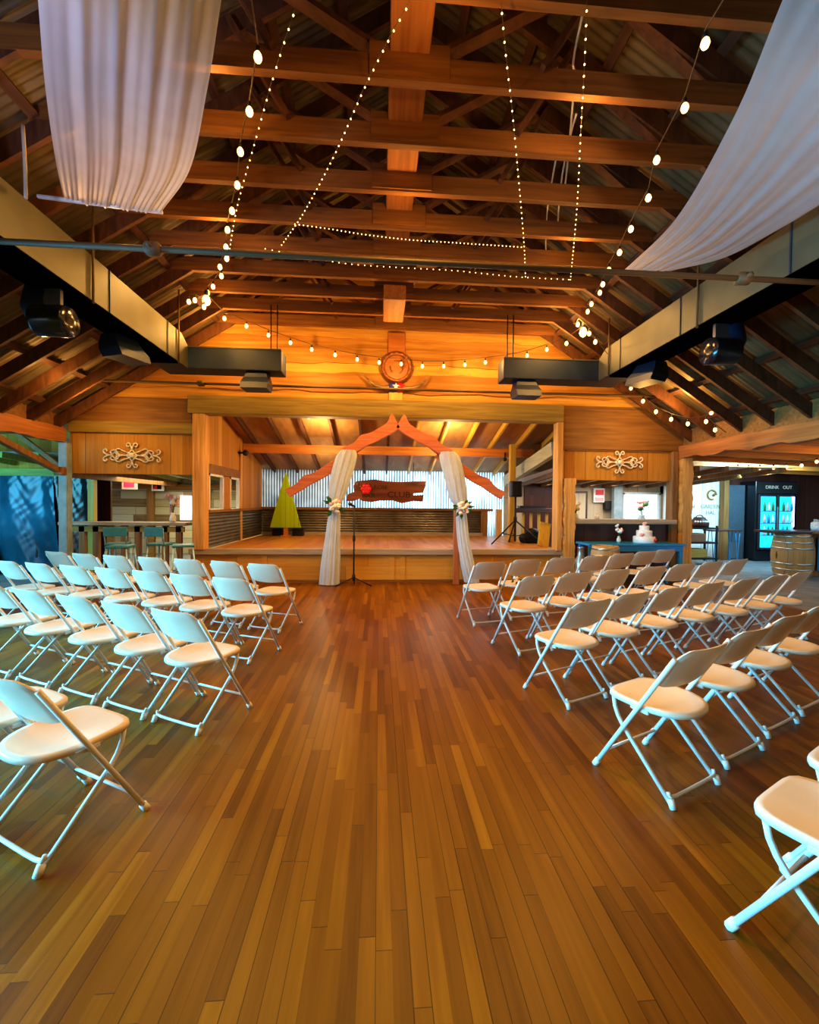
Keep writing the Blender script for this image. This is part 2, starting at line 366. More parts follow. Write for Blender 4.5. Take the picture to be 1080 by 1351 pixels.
# gable wall of wavy edged boards
mb = MB(); zz = 3.3; k = 0
random.seed(4)
while zz < 6.6:
    h = random.choice((.2, .26, .32, .24)); n = 40
    d = min((ZA-SL*0-zz-.02)/SL if False else (ZA-zz-.03)/SL, 5.9)
    dt = max((ZA-(zz+h)-.03)/SL, .02); dt = min(dt, 5.9)
    xs0 = [XC-d+2*d*i/n for i in range(n+1)]; xs1 = [XC-dt+2*dt*i/n for i in range(n+1)]
    bot = [(x, zz-.012+.03*wob(x*1.7, k*1.3)*(k % 2)) for x in xs0]; top = [(x, zz+h+.02+.03*wob(x*1.7, k*1.3+1.3)*(k % 2)) for x in xs1]
    y0 = YB-.02-(.03 if k % 2 else 0.)
    mb.prism(bot+top[::-1], 'Y', y0, YB+.06); zz += h; k += 1
struct(mb, 'wall_back', 'gable', 'golden wavy-edged horizontal boards of the gable wall')
struct(MB().box(-5.56, -3.4, YB-.06, YB+.1, 2.88, 3.34), 'wall_back_left_band', 'band', 'dark board band over the left bar hatch')
struct(MB().box(-5.5, -3.36, YB-.1, YB+.1, 2.7, 2.9, .01), 'trim_1', 'header', 'horizontal timber rail over the left bar panel')
struct(MB().box(-5.5, -3.36, YB-.03, YB+.07, 1.97, 2.71), 'wall_back_left', 'panel', 'upright plank panel over the left bar hatch')
struct(MB().box(3.5, 5.98, YB-.05, YB+.1, 2.56, 3.4), 'wall_back_right_band', 'band', 'dark board band over the right bar hatch')
struct(MB().box(3.5, 5.98, YB-.02, YB+.07, 1.98, 2.57), 'wall_back_right', 'panel', 'upright plank panel over the right bar hatch')
struct(MB().box(3.6, 5.85, YB-.05, YB+.02, 2.54, 2.57), 'trim_3', 'band')
struct(MB().box(3.6, 5.9, YB, YB+.08, 0, 1.12), 'wall_back_right_low', 'dark_wall', 'dark red-brown board front below the right bar counter')
tag(MB().box(3.56, 5.8, YB-.16, YB+.3, 1.13, 1.22, .015).build('bar_counter', 'nosing'), 'long grey-brown bar counter in the right hatch', 'counter')
# stage opening header and posts
struct(MB().box(-3.44, 3.5, YB-.14, YB+.12, 3.07, 3.4, .012), 'trim_2', 'header', 'broad grey-brown header beam over the stage')
def live_post(x0, x1, y0, y1, z0, z1, seed, amp=.02):
    n = 40; l = [(x0+amp*wob(i*.3, seed), z0+(z1-z0)*i/n) for i in range(n+1)]; r = [(x1+amp*wob(i*.34, seed+3), z0+(z1-z0)*i/n) for i in range(n+1)]
    return MB().prism(l+r[::-1], 'Y', y0, y1)
tag(MB().box(-3.36, -3.15, YB-.13, YB+.1, .61, 3.07, .012).build('stage_post', 'post'), 'square golden timber post at the left end of the stage', 'post')
tag(MB().box(3.39, 3.5, YB-.13, YB+.1, .61, 3.07, .008).build('stage_post', 'post'), 'slim yellow timber post right of the stage', 'post')
tag(live_post(3.53, 3.72, YB-.2, YB-.06, .0, 2.0, 2., .018).build('stage_post', 'post'), 'short orange live-edge post beside the right bar hatch', 'post')
tag(live_post(5.86, 6.06, YB-.2, YB+.0, 0, 2.42, 5., .022).build('corner_post', 'post'), 'pale wavy live-edge post under the annex beam', 'post')
struct(MB().box(5.72, 5.84, YB-.1, YB+.1, 0, 2.56, .01), 'trim_4', 'post_d')
tag(MB().box(-5.62, -5.47, YB-.16, YB-.02, 0, 2.5, .01).build('corner_post', 'tealpost'), 'pale blue-grey square post at the porch corner', 'post')
t = thing('knee_brace', 'dark timber knee brace from the porch beam down to the corner post', 'brace', (-5.55, YB-.2, 2.0))
part(t, 'strut', 'post_d', MB().bar((-5.55, YB-.2, 1.98), (-5.55, 6.5, 2.44), .09, .09)); part(t, 'foot_block', 'post_d', MB().box(-5.6, -5.46, YB-.3, YB-.17, 1.92, 2.06, .01))
tag(MB().bar((-5.62, YB+.02, 2.02), (-6.5, YB+.02, 2.72), .07, .07).build('knee_brace', 'post_d'), 'thinner brown brace rising from the corner post toward the porch', 'brace')
# stage
struct(MB().box(-3.4, 3.6, YB-.06, 12.0, .5, .6), 'floor_stage', 'stage_floor', 'orange board stage floor')
struct(MB().box(-3.42, 3.52, YB-.04, YB, 0, .52), 'wall_stage_front', 'stage_front', 'golden board front of the stage')
struct(MB().box(-3.44, 3.54, YB-.1, YB+.05, .52, .63, .012), 'trim_5', 'nosing', 'grey worn timber nosing along the stage edge')
for x in (-2.1, .25, .45, 2.2): struct(MB().box(x-.05, x+.05, YB-.055, YB-.035, .03, .5), 'trim_6', 'stage_front')
struct(MB().box(-3.42, 3.52, YB-.07, YB-.03, .0, .05), 'baseboard_stage', 'band')
# stage left wall with two windows
sx = -3.2
def side_wall(): 
    mb = MB(); y0, y1 = YB+.08, 12.
    mb.box(sx-.06, sx, y0, y1, 2.02, 3.5); mb.box(sx-.06, sx, y0, 8.3, 1.3, 2.02); mb.box(sx-.06, sx, 10.05, y1, 1.3, 2.02); mb.box(sx-.06, sx, 9.05, 9.45, 1.3, 2.02)
    return mb
struct(side_wall(), 'wall_stage_left', 'stage_side', 'plank side wall of the stage with two openings')
struct(MB().box(sx, sx+.03, YB+.1, 10.1, 2.02, 2.2), 'trim_7', 'band')
struct(MB().box(sx-.04, sx+.04, 10.05, 10.18, .6, 3.0), 'trim_8', 'post')
for k, (a, b) in enumerate(((8.3, 9.05), (9.45, 10.05))):
    o = struct(MB().box(sx-.05, sx+.02, a, a+.04, 1.3, 2.02).box(sx-.05, sx+.02, b-.04, b, 1.3, 2.02).box(sx-.05, sx+.02, a, b, 1.98, 2.02).box(sx-.05, sx+.02, a, b, 1.3, 1.34), 'window_%d' % (k+1), 'white')
def corr_x(x0, x1, y, z0, z1, wl, amp, horizontal=False):
    mb = MB()
    if horizontal:
        zs = np.arange(z0, z1+.001, wl/8); mb.grid([[(x, y+amp*math.sin(2*PI*z/wl), z) for z in zs] for x in (x0, x1)])
    else:
        xs = np.arange(x0, x1+.001, wl/8); mb.grid([[(x, y+amp*math.sin(2*PI*x/wl), z) for x in xs] for z in (z0, z1)])
    return mb
zs = np.arange(.62, 1.29, .01)
struct(MB().grid([[(sx+.03+.01*math.sin(2*PI*z/.068), y, z) for z in zs] for y in (YB+.12, 11.9)]), 'wall_stage_left_low', 'rtin', 'corrugated metal wainscot along the stage side')
struct(MB().box(sx+.0, sx+.07, YB+.1, 11.95, 1.28, 1.33), 'trim_9', 'band')
struct(corr_x(sx, 2.9, 11.9, .62, 1.3, .068, .01, True), 'wall_stage_back_low', 'rtin', 'corrugated metal wainscot across the back of the stage')
struct(MB().box(sx, 3.2, 11.84, 11.97, 1.29, 1.36, .01), 'trim_10', 'band')
struct(MB().box(sx, 2.9, 11.82, 11.9, .6, .68), 'baseboard_back', 'nosing')
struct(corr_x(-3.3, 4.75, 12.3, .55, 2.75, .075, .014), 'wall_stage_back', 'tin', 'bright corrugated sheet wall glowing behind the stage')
struct(MB().box(2.86, 3.05, 11.85, 12.0, .6, 1.32), 'trim_11', 'post_d'); struct(MB().box(3.3, 3.45, 11.85, 12.0, .6, 1.35), 'trim_12', 'post')
# stage ceiling (mono-pitch) and rafters
def zst(y): return 3.52-(y-YB)*.262
struct(MB().add([(-3.3, YB+.1, zst(YB)), (6, YB+.1, zst(YB)), (6, 12.4, zst(12.4)), (-3.3, 12.4, zst(12.4)), (-3.3, YB+.1, zst(YB)+.05), (6, YB+.1, zst(YB)+.05), (6, 12.4, zst(12.4)+.05), (-3.3, 12.4, zst(12.4)+.05)],
    [(0, 1, 2, 3), (4, 5, 6, 7), (0, 1, 5, 4), (2, 3, 7, 6)]), 'ceiling_stage', 'plywood', 'brown sloping board ceiling over the stage')
for k in range(12):
    x = -2.9+k*.62
    struct(MB().bar((x, YB+.12, zst(YB+.12)-.07), (x, 12.2, zst(12.2)-.07), .05, .13), 'ceiling_stage_rafter', 'purlin' if k < 6 else 'yellowpost', 'rafter under the stage ceiling')
tag(MB().box(-3.14, 3.84, 10.15, 10.27, 2.63, 2.83, .01).build('cross_beam', 'beam_x'), 'long orange timber beam crossing under the stage ceiling', 'beam')
struct(MB().box(3.74, 3.9, 10.1, 10.3, 2.6, 2.95), 'trim_13', 'post_d')
tag(MB().bar((3.5, YB+.3, 2.62), (3.46, 11.6, 2.12), .12, .28).build('side_rafter', 'greyrafter'), 'pale greenish board beam sloping back along the right of the stage', 'beam')
tag(MB().box(3.05, 3.19, 9.85, 9.97, .6, 2.9, .01).build('stage_post', 'yellowpost'), 'yellow interior post behind the loudspeaker stand', 'post')
struct(MB().box(4.2, 5.3, 12.15, 12.25, .0, 2.1), 'wall_back_shed', 'dark_wall')
# porch and annex shells
struct(MB().box(-12, -5.62, 9.3, 9.4, 2.1, 3.05), 'wall_porch', 'panel', 'upright plank panel high on the porch wall')
tag(MB().box(-12, -5.62, 9.2, 9.34, 1.95, 2.12, .01).build('porch_beam', 'greenbeam'), 'yellow-green beam across the porch above the tarps', 'beam')
struct(MB().box(-12, -5.64, 9.45, 9.5, 0, 2.0), 'wall_porch_low', 'dark_wall'); struct(MB().box(-12.1, -12, 1, 9.5, 0, 3.0), 'porch_light_shield', 'panel')  # side panel added out of view to keep sky light off the porch
struct(MB().add([(-12, 1, 2.5), (-5.75, 1, 2.95), (-5.75, 9.4, 2.95), (-12, 9.4, 2.5)], [(0, 1, 2, 3)]), 'ceiling_porch', 'plywood')
struct(MB().box(-8, -3.3, 12.5, 12.6, 0, 2.6), 'wall_bar_left', 'siding', 'weathered board siding seen through the left bar hatch')
for x in (-6.35, -4.85): struct(MB().box(x-.09, x+.09, 12.38, 12.48, 0, 2.2), 'trim_14', 'post_d')
struct(MB().box(-7.5, -3.4, 12.36, 12.48, 1.83, 1.95), 'trim_15', 'band')
struct(MB().box(-5.7, -5.6, YB+.1, 12.5, 1.9, 2.6), 'wall_bar_side', 'post_d')
g = MB().add([(-8, YB+.1, 2.35), (-3.25, YB+.1, 2.35), (-3.25, 12.5, 2.12), (-8, 12.5, 2.12)], [(0, 1, 2, 3)]); struct(g, 'ceiling_bar_left', 'white')
for k in range(7): struct(MB().bar((-7.4+k*.62, YB+.1, 2.29), (-7.4+k*.62, 12.5, 2.07), .06, .1), 'ceiling_bar_rafter', 'greenbeam')
# right back room
struct(MB().box(3.62, 7.0, 12.2, 12.3, 0, 2.6), 'wall_bar_right', 'pale_siding', 'pale boards seen through the right bar hatch')
struct(MB().box(7.0, 8.3, 12.0, 12.1, 1.84, 2.6).box(7.0, 7.06, 12.0, 12.1, 0, 2.6).box(8.2, 8.6, 12.0, 12.1, 0, 2.6).box(7.0, 8.3, 12.0, 12.1, 0, 1.0), 'wall_bar_right_window', 'pale_siding')
struct(MB().box(7.06, 7.11, 11.96, 12.05, 1, 1.86).box(8.15, 8.2, 11.96, 12.05, 1, 1.86).box(7.06, 8.2, 11.96, 12.05, 1.82, 1.88).box(7.06, 8.2, 11.96, 12.05, .98, 1.03), 'window_3', 'white', 'white framed bright window in the back room')
g = MB().add([(3.66, YB+.1, 2.3), (8.6, YB+.1, 2.3), (8.6, 12.3, 2.1), (3.66, 12.3, 2.1)], [(0, 1, 2, 3)]); struct(g, 'ceiling_bar_right', 'white')
for k in range(8): struct(MB().bar((3.9+k*.62, YB+.1, 2.25), (4.1+k*.62, 12.2, 2.05), .09, .1), 'ceiling_bar_rafter', 'post_d')
# annex
struct(MB().box(8.0, 9.65, 11.5, 11.56, 0, 2.6), 'wall_annex_back', 'white_board', 'white painted board wall with faded grey lettering')
struct(MB().box(9.6, 13.5, 11.6, 11.7, 0, 2.6), 'wall_annex_dark', 'dark_wall', 'dark wall behind the cooler')
struct(MB().box(13.4, 13.5, 3, 11.7, 0, 2.6), 'wall_annex_right', 'dark_wall')
struct(MB().box(9.6, 9.74, 11.3, 11.45, 0, 2.4), 'trim_16', 'post_d')
struct(MB().add([(6.0, 2, 2.75), (13.5, 2, 2.5), (13.5, 11.7, 2.5), (6.0, 11.7, 2.75)], [(0, 1, 2, 3)]), 'ceiling_annex', 'plywood')
for k in range(10):
    y = 3.2+k*.85
    struct(MB().bar((6.08, y, 2.62), (13.3, y, 2.4), .07, .16), 'ceiling_annex_rafter', 'beam_x', 'reddish rafter under the annex ceiling')
# rest of the shell (behind the camera)
struct(MB().box(-5.9, 6.15, -2.66, -2.6, 0, 6.8), 'wall_front', 'panel')
struct(MB().box(6.05, 6.12, -2.6, 2.0, 0, 3.0), 'wall_right', 'panel')
# ------------------------------------------------------------------ folding chairs
def make_chair(label):
    t = thing('folding_chair', label, 'chair', (0, 0, 0), 'white folding chairs set in rows')
    # seat
    n = 40; out = []
    for k in range(n):
        a = 2*PI*k/n; c, s = math.cos(a), math.sin(a)
        p = 5. if s > 0 else 2.4
        rr = (abs(c)**p+abs(s)**p)**(-1/p); out.append((rr*c*.205, rr*s*(.2 if s > 0 else .22)))
    def ring(sc, z, dish=0): return [(x*sc, y*sc, z+dish*((y*sc+.05)/.2)**2) for x, y in out]
    mb = MB(); mb.rings([ring(.9, .415), ring(1.0, .418), ring(1.0, .436), ring(.97, .446), ring(.88, .445), ring(.6, .438, .004), ring(.3, .434, .003), ring(.02, .433)], cap=True, smooth=True)
    part(t, 'seat', 'chair', mb)
    # backrest
    def yb(z): return .225-.58*z
    rows_f = []; rows_b = []; nu, nv = 20, 8
    for j in range(nv+1):
        v = j/nv; rf = []; rb = []
        for i in range(nu+1):
            u = -1+2*i/nu; au = abs(u)
            zt = .79-.055*max(0, (au-.72)/.28)**2.4; zb = .575-.018*(1-u*u)+.02*max(0, (au-.8)/.2)**2
            z = zb+(zt-zb)*v; hw = .222-.012*v
            y = yb(z)-.035*(1-u*u)-.004+.006*math.sin(PI*v)
            e = .013*min(1, (1-au)*9+.25)*min(1, min(v, 1-v)*7+.3)
            rf.append((u*hw, y+e, z)); rb.append((u*hw, y-e, z))
        rows_f.append(rf); rows_b.append(rb)
    mb = MB(); mb.grid(rows_f); mb.grid(rows_b)
    mb.grid([rows_f[0], rows_b[0]]); mb.grid([rows_f[-1], rows_b[-1]])
    mb.grid([[r[0] for r in rows_f], [r[0] for r in rows_b]]); mb.grid([[r[-1] for r in rows_f], [r[-1] for r in rows_b]])
    part(t, 'backrest', 'chair', mb)
    for s in (-1, 1):
        r = part(t, 'front_leg', 'frame', MB().tube([(s*.228, yb(.012), .012), (s*.222, yb(.4), .4), (s*.215, yb(.74), .74)], .0125, 8))
        d = Vector((0, yb(.1)-yb(0), .1)).normalized()
        part(r, 'foot_cap', 'cap', MB().tube([Vector((s*.228, yb(.002), .002)), Vector((s*.228, yb(.002), .002))+d*.04], .0175, 8))
        q = part(t, 'rear_leg', 'frame', MB().tube([(s*.182, .145, .42), (s*.188, .132, .37), (s*.193, .108, .325), (s*.197, .075, .285), (s*.203, -.2, .012)], .0115, 8))
        part(q, 'foot_cap', 'cap', MB().tube([(s*.203, -.206, .002), (s*.203, -.19, .042)], .0165, 8))
        part(t, 'seat_bracket', 'frame', MB().box(s*.2-.007, s*.2+.007, -.07, .03, .405, .425, .003))
    z = .12; part(t, 'front_crossbar', 'frame', MB().tube([(-.222, yb(z), z), (.222, yb(z), z)], .008, 8))
    part(t, 'rear_crossbar', 'frame', MB().tube(spline([(-.203, -.178, .07), (-.18, -.188, .045), (0, -.19, .042), (.18, -.188, .045), (.203, -.178, .07)], 10), .009, 8))
    return t
ROWS = {
 'R1': (.25, [(1.31, 5.34), (1.84, 5.58), (2.4, 5.77), (2.98, 5.99), (3.53, 6.26), (4.06, 6.54), (4.57, 6.82)]),
 'R2': (.34, [(1.51, 4.34), (2.0, 4.54), (2.54, 4.74), (3.12, 4.96), (3.65, 5.18), (4.19, 5.39), (4.72, 5.6)]),
 'R3': (.42, [(1.49, 3.26), (1.97, 3.52), (2.48, 3.74), (2.99, 3.95), (3.51, 4.14), (4.03, 4.35), (4.53, 4.56)]),
 'R4': (.42, [(1.55, 2.24), (2.08, 2.53), (2.61, 2.82), (3.12, 3.08)]),
 'R5': (.46, [(1.55, 1.30), (2.02, 1.55)]),
 'L1': (-.38, [(-1.23, 5.17), (-1.73, 5.39), (-2.24, 5.58), (-2.76, 5.76), (-3.29, 5.94), (-3.8, 6.13), (-4.29, 6.34)]),
 'L2': (-.41, [(-1.28, 4.25), (-1.76, 4.46), (-2.23, 4.67), (-2.72, 4.87), (-3.2, 5.05), (-3.69, 5.23), (-4.17, 5.42)]),
 'L3': (-.48, [(-1.22, 3.05), (-1.67, 3.27), (-2.15, 3.52), (-2.65, 3.76), (-3.14, 4.01)]),
 'L4': (-.49, [(-1.41, 2.03), (-1.86, 2.28)])}
rname = {'1': 'front row by the stage', '2': 'second row from the stage', '3': 'third row from the stage', '4': 'fourth row from the stage', '5': 'fifth row, nearest the camera'}
pos = ['on the aisle', 'second from the aisle', 'third from the aisle', 'fourth from the aisle', 'fifth from the aisle', 'sixth from the aisle', 'seventh from the aisle']
proto = None
for key, (a, pts) in ROWS.items():
    for i, (x, y) in enumerate(pts):
        lab = 'white folding chair %s, %s, %s of the aisle' % (pos[i], rname[key[1]], 'right' if key[0] == 'R' else 'left')
        if proto is None: proto = make_chair(lab); c = proto
        else: c = copy_tree(proto); c['label'] = lab
        c.location = (x, y, 0); c.rotation_euler.z = a
# ------------------------------------------------------------------ wedding arch
YA = 7.82
t = thing('wedding_arch', 'reddish cedar wedding arch with stepped wavy roof boards before the stage', 'arch', (.33, YA, 0))
def arch_board(p0, p1, w0, w1, ext, bumps, seed):
    p0, p1 = Vector(p0), Vector(p1); d = (p1-p0); Ld = d.length; d.normalize(); nn = Vector((-d.y, d.x))
    if nn.y < 0: nn = -nn
    top = []; bot = []; n = 40
    for i in range(n+1):
        s = i/n; b = 0
        for (c, h, wd) in bumps: b += h*math.exp(-((s-c)/wd)**2)
        w = w0+(w1-w0)*s
        top.append(p0+d*(s*Ld)+nn*(w*.5+b)); bot.append(p0+d*(s*Ld)-nn*(w*.5-b*.25))
    return [tuple(p) for p in top]+[tuple(p) for p in bot[::-1]]
def mir(poly, s): return [(.33+s*(x), z) for x, z in poly]
for s in (-1, 1):
    up = arch_board((0.0, 2.93), (.96, 2.38), .21, .16, 0, [(0.02, .1, .09), (.62, .05, .1), (.97, .02, .08)], 1)
    part(t, 'upper_board', 'arch', MB().prism(mir(up, s), 'Y', YA-.05, YA+.04), .006)
    lo = arch_board((.74, 2.42), (1.98, 1.64), .2, .14, 0, [(.02, .03, .1), (.72, .05, .08), (.99, .02, .06)], 2)
    part(t, 'lower_board', 'arch', MB().prism(mir(lo, s), 'Y', YA+.045, YA+.12), .006)
    part(t, 'post', 'arch_edge', MB().box(.33+s*1.1-.055, .33+s*1.1+.055, YA-.05, YA+.04, 0, 2.25, .008))
    part(t, 'back_brace', 'arch_edge', MB().bar((.33+s*.2, YA+.08, 2.86), (.33+s*.95, YA+.08, 2.3), .05, .09))
def voile(name, label, keys, group):
    """keys: (x, z, rx, ry) from top to floor; rippled gathered cloth"""
    mb = MB(); n = 96; m = 60; rs = []
    zs_ = [k[1] for k in keys]
    K = spline([(k[0], k[1], 0) for k in keys], m); Rr = spline([(k[2], k[3], 0) for k in keys], m)
    for i in range(m+1):
        ring = []
        for k in range(n):
            th = 2*PI*k/n; rip = 1+.09*math.cos(11*th+.8*math.sin(i*.09))+.06*math.cos(19*th+1.3+i*.02)
            ring.append((K[i].x+Rr[i].x*rip*math.cos(th), YA-.06+Rr[i].y*rip*math.sin(th), K[i].y))
        rs.append(ring)
    mb.rings(rs, closed=True, smooth=True)
    return tag(mb.build(name, 'archcloth'), label, 'drape', group)
voile('arch_drape', 'white voile drape gathered on the left leg of the arch', [(-.56, 2.43, .12, .13), (-.6, 2.3, .17, .12), (-.69, 1.95, .17, .1), (-.77, 1.6, .14, .085), (-.79, 1.42, .07, .06), (-.8, 1.25, .1, .07), (-.83, .8, .13, .08), (-.86, .4, .16, .09), (-.88, .02, .17, .1)], 'arch drapes')
voile('arch_drape', 'white voile drape gathered on the right leg of the arch', [(1.24, 2.43, .13, .13), (1.28, 2.3, .17, .12), (1.37, 1.95, .17, .1), (1.44, 1.6, .15, .085), (1.49, 1.42, .08, .06), (1.5, 1.25, .1, .07), (1.55, .8, .11, .08), (1.63, .4, .12, .09), (1.72, .05, .13, .1)], 'arch drapes')
def bouquet(name, label, c, r, group=None, mats=('peach', 'pink', 'peach', 'rose'), n=9, leaves=10, cat='flowers', seed=1):
    rnd = random.Random(seed); t = thing(name, label, cat, c, group); c = Vector(c)
    for k in range(n):
        a = rnd.uniform(0, 2*PI); e = rnd.uniform(-.9, 1.2); q = c+Vector((math.cos(a)*math.cos(e), -abs(math.sin(a))*math.cos(e)*.7, math.sin(e)))*r*rnd.uniform(.45, .9)
        mb = MB(); rr = r*rnd.uniform(.32, .46)
        for j in range(3): mb.ball(q+Vector((rnd.uniform(-1, 1), rnd.uniform(-1, 1), rnd.uniform(-1, 1)))*rr*.35, rr*(.85-.15*j), 8, 5, (1, 1, .75))
        part(t, 'flower_head', mats[k % len(mats)], mb)
    mb = MB()
    for k in range(leaves):
        a = rnd.uniform(0, 2*PI); dr = Vector((math.cos(a), -.3*rnd.random(), math.sin(a)-.45)).normalized(); s = dr.cross(Vector((0, 1, .2))).normalized()
        p = c+dr*r*.5; l = r*rnd.uniform(.8, 1.25); w = r*.22
        mb.add([p, p+dr*l*.5+s*w, p+dr*l, p+dr*l*.5-s*w], [(0, 1, 2, 3)])
    o = part(t, 'leaves', 'leaf', mb)
    return t
bouquet('flower_tieback', 'cream and blush flower spray tying the left arch drape', (-.79, YA-.16, 1.42), .14, 'arch flower sprays', seed=3)
bouquet('flower_tieback', 'cream and blush flower spray tying the right arch drape', (1.5, YA-.16, 1.42), .14, 'arch flower sprays', seed=8)
bouquet('posy', 'small green and white posy lying on a front row chair seat', (1.82, 5.55, .495), .06, None, ('white', 'peach'), 4, 12, 'flowers', 5)
# microphone stand
t = thing('microphone_stand', 'thin black microphone stand on a tripod before the stage', 'microphone stand', (-.44, 7.66, 0))
part(t, 'pole', 'black', MB().tube([(-.44, 7.66, .12), (-.44, 7.66, 1.42)], .013, 8)); part(t, 'clutch', 'black', MB().lathe([(.02, .8), (.024, .82), (.024, .9), (.02, .92)], (-.44, 7.66, 0), 10))
for a in (PI*1.05, PI*1.95, PI*.5): part(t, 'leg', 'black', MB().tube([(-.44, 7.66, .16), (-.44+.32*math.cos(a), 7.66+.22*math.sin(a), .012)], .011, 8))
part(t, 'hub', 'black', MB().lathe([(.012, .1), (.03, .12), (.03, .2), (.016, .22)], (-.44, 7.66, 0), 10))
tag(MB().tube([(-.5, 7.6, 1.46), (-.47, 7.63, 1.445), (-.42, 7.68, 1.42)], [.024, .02, .012], 10).ball((-.515, 7.585, 1.468), .03).build('microphone', 'black'), 'black microphone clipped on top of the stand', 'microphone')
# ------------------------------------------------------------------ gable decorations
tag(MB().box(.14, .46, YB-.1, YB-.04, 4.02, 4.66, .01).build('mounting_board', 'wheelwood'), 'reddish board on the gable behind the round plaque', 'board')
c = Vector((.3, YB-.12, 4.0))
t = thing('round_plaque', 'round reddish wood plaque with a studded rim above the longhorns', 'plaque', c)
mb = MB(); mb.lathe([(.001, -.02), (.22, -.02), (.22, .02), (.001, .02)], c, 36, 'Y', smooth=False); part(t, 'disc', 'wheelwood', mb)
mb = MB(); rs = []
for k in range(48):
    a = 2*PI*k/48; rs.append([c+Vector(((.25+.035*math.cos(b))*math.cos(a), -.03+.03*math.sin(b), (.25+.035*math.cos(b))*math.sin(a))) for b in (0, PI/3, 2*PI/3, PI, 4*PI/3, 5*PI/3)])
mb.rings(rs+[rs[0]], smooth=True); part(t, 'rim', 'wheelring', mb)
mb = MB()
for k in range(16): a = 2*PI*k/16; mb.box(c.x+.25*math.cos(a)-.016, c.x+.25*math.cos(a)+.016, c.y-.068, c.y-.05, c.z+.25*math.sin(a)-.016, c.z+.25*math.sin(a)+.016)
part(t, 'stud_ring', 'beam_y', mb)
for k in range(3):
    a = .9+k*2.1; part(t, 'carved_mark', 'wheelring', MB().tube([c+Vector((.12*math.cos(a+i*.25), -.03, .12*math.sin(a+i*.25))) for i in range(5)], .014, 6))
c = Vector((.3, YB-.1, 3.64))
t = thing('mounted_longhorns', 'wide pair of steer horns with blue and red star wrap over the stage', 'horns', c)
for s in (-1, 1):
    pts = spline([c+Vector((s*.1, 0, 0)), c+Vector((s*.26, -.02, -.02)), c+Vector((s*.42, -.05, .03)), c+Vector((s*.54, -.05, .14)), c+Vector((s*(.66 if s < 0 else .58), -.04, .24))], 16)
    part(t, 'horn', 'horn', MB().tube(pts, [.06-.053*(i/16)**.9 for i in range(17)], 10))
for s, m in ((-1, 'blue'), (1, 'red')):
    mb = MB().lathe([(.03, 0), (.075, .004), (.088, .06), (.075, .12), (.05, .15)], c, 14, 'X'); mb.v = [(c.x+s*(v[0]-c.x), v[1], v[2]) for v in mb.v]
    part(t, 'wrap', m, mb)
st = [(c.x-.01+(.062 if k % 2 == 0 else .026)*math.sin(PI*k/5), c.z+(.062 if k % 2 == 0 else .026)*math.cos(PI*k/5)) for k in range(10)]
part(t, 'star', 'white', MB().prism(st, 'Y', c.y-.105, c.y-.085))
tag(MB().box(.16, .42, YB-.085, YB-.04, 3.4, 3.555, .006).build('plaque_backer', 'yellowpost'), 'small yellow board beneath the mounted steer horns', 'board')
# cream iron scrollwork
def scroll(label, cx, cz, w, group):
    y = YB-.06; t = thing('iron_scrollwork', label, 'wall ornament', (cx, y, cz), group); k = w/2; r = .013
    def T(name, pts): return part(t, name, 'iron', MB().tube([(cx+p[0]*k, y, cz+p[1]*k) for p in pts], r, 6))
    def spiral(x, z, rad, a0, turn, n=16): return [(x+rad*(1-.75*i/n)*math.cos(a0+turn*i/n), z+rad*(1-.75*i/n)*math.sin(a0+turn*i/n)) for i in range(n+1)]
    for sx_ in (-1, 1):
        def m(pts, sz=1): return [(sx_*p[0], sz*p[1]) for p in pts]
        for sz in (-1, 1):
            T('scroll', m(spline([(.03, .05, 0), (.12, .1, 0), (.3, .16, 0), (.46, .24, 0), (.56, .2, 0), (.54, .12, 0), (.48, .13, 0)], 18), sz))
            T('scroll', m(spline([(.3, .0, 0), (.46, .04, 0), (.56, .16, 0), (.68, .18, 0), (.76, .1, 0), (.7, .05, 0)], 16), sz))
            T('scroll', m(spline([(.72, .0, 0), (.86, .02, 0), (.97, .08, 0), (1.0, .16, 0), (.94, .22, 0), (.88, .18, 0), (.9, .13, 0)], 16), sz))
            T('scroll', m(spline([(.0, .22, 0), (.02, .3, 0), (.07, .42, 0), (.14, .45, 0), (.19, .38, 0), (.14, .32, 0), (.1, .35, 0)], 16), sz))
            T('diamond_bar', m([(.5, 0), (.6, .12), (.7, 0)], sz))
            T('diamond_bar', m([(0, .22), (.12, .06), (.2, 0)], sz))
        T('center_bar', m([(.0, 0), (.55, 0)])); T('center_bar', m([(.7, 0), (.9, 0)]))
    part(t, 'boss', 'iron', MB().lathe([(.04, -.02), (.05, 0), (.04, .02)], (cx, y-.01, cz), 12, 'Y'))
scroll('cream iron scroll ornament on the plank panel left of the stage', -4.43, 2.3, .98, 'iron scroll ornaments')
scroll('cream iron scroll ornament on the plank panel right of the stage', 4.66, 2.33, .93, 'iron scroll ornaments')
# ------------------------------------------------------------------ things on the stage
c = at(509, 649, y=11.55)
px = [(456, 661), (459, 652), (467, 649), (466, 641), (470, 635), (480, 634), (494, 632.5), (510, 635), (528, 636), (545, 635), (562, 635), (560, 644), (558, 650), (545, 651), (545, 653.5), (559, 653), (557, 662), (545, 661), (530, 664), (518, 660.5), (500, 660.5), (490, 662.5), (478, 661), (474, 658), (466, 661)]
poly = [at(u, v, y=11.55) for u, v in px]
t = thing('hanging_sign', 'dark live-edge slab sign with a red rose hanging behind the arch', 'sign', c)
part(t, 'slab', 'sign', MB().prism([(p.x, p.z) for p in poly], 'Y', 11.52, 11.58), .008)
rp = at(483, 645, y=11.5); mb = MB().ball(rp, .1, 10, 6, (1, .3, 1))
for k in range(6): mb.ball(rp+Vector((.09*math.cos(k*PI/3), -.01, .09*math.sin(k*PI/3))), .065, 8, 5, (1, .4, 1))
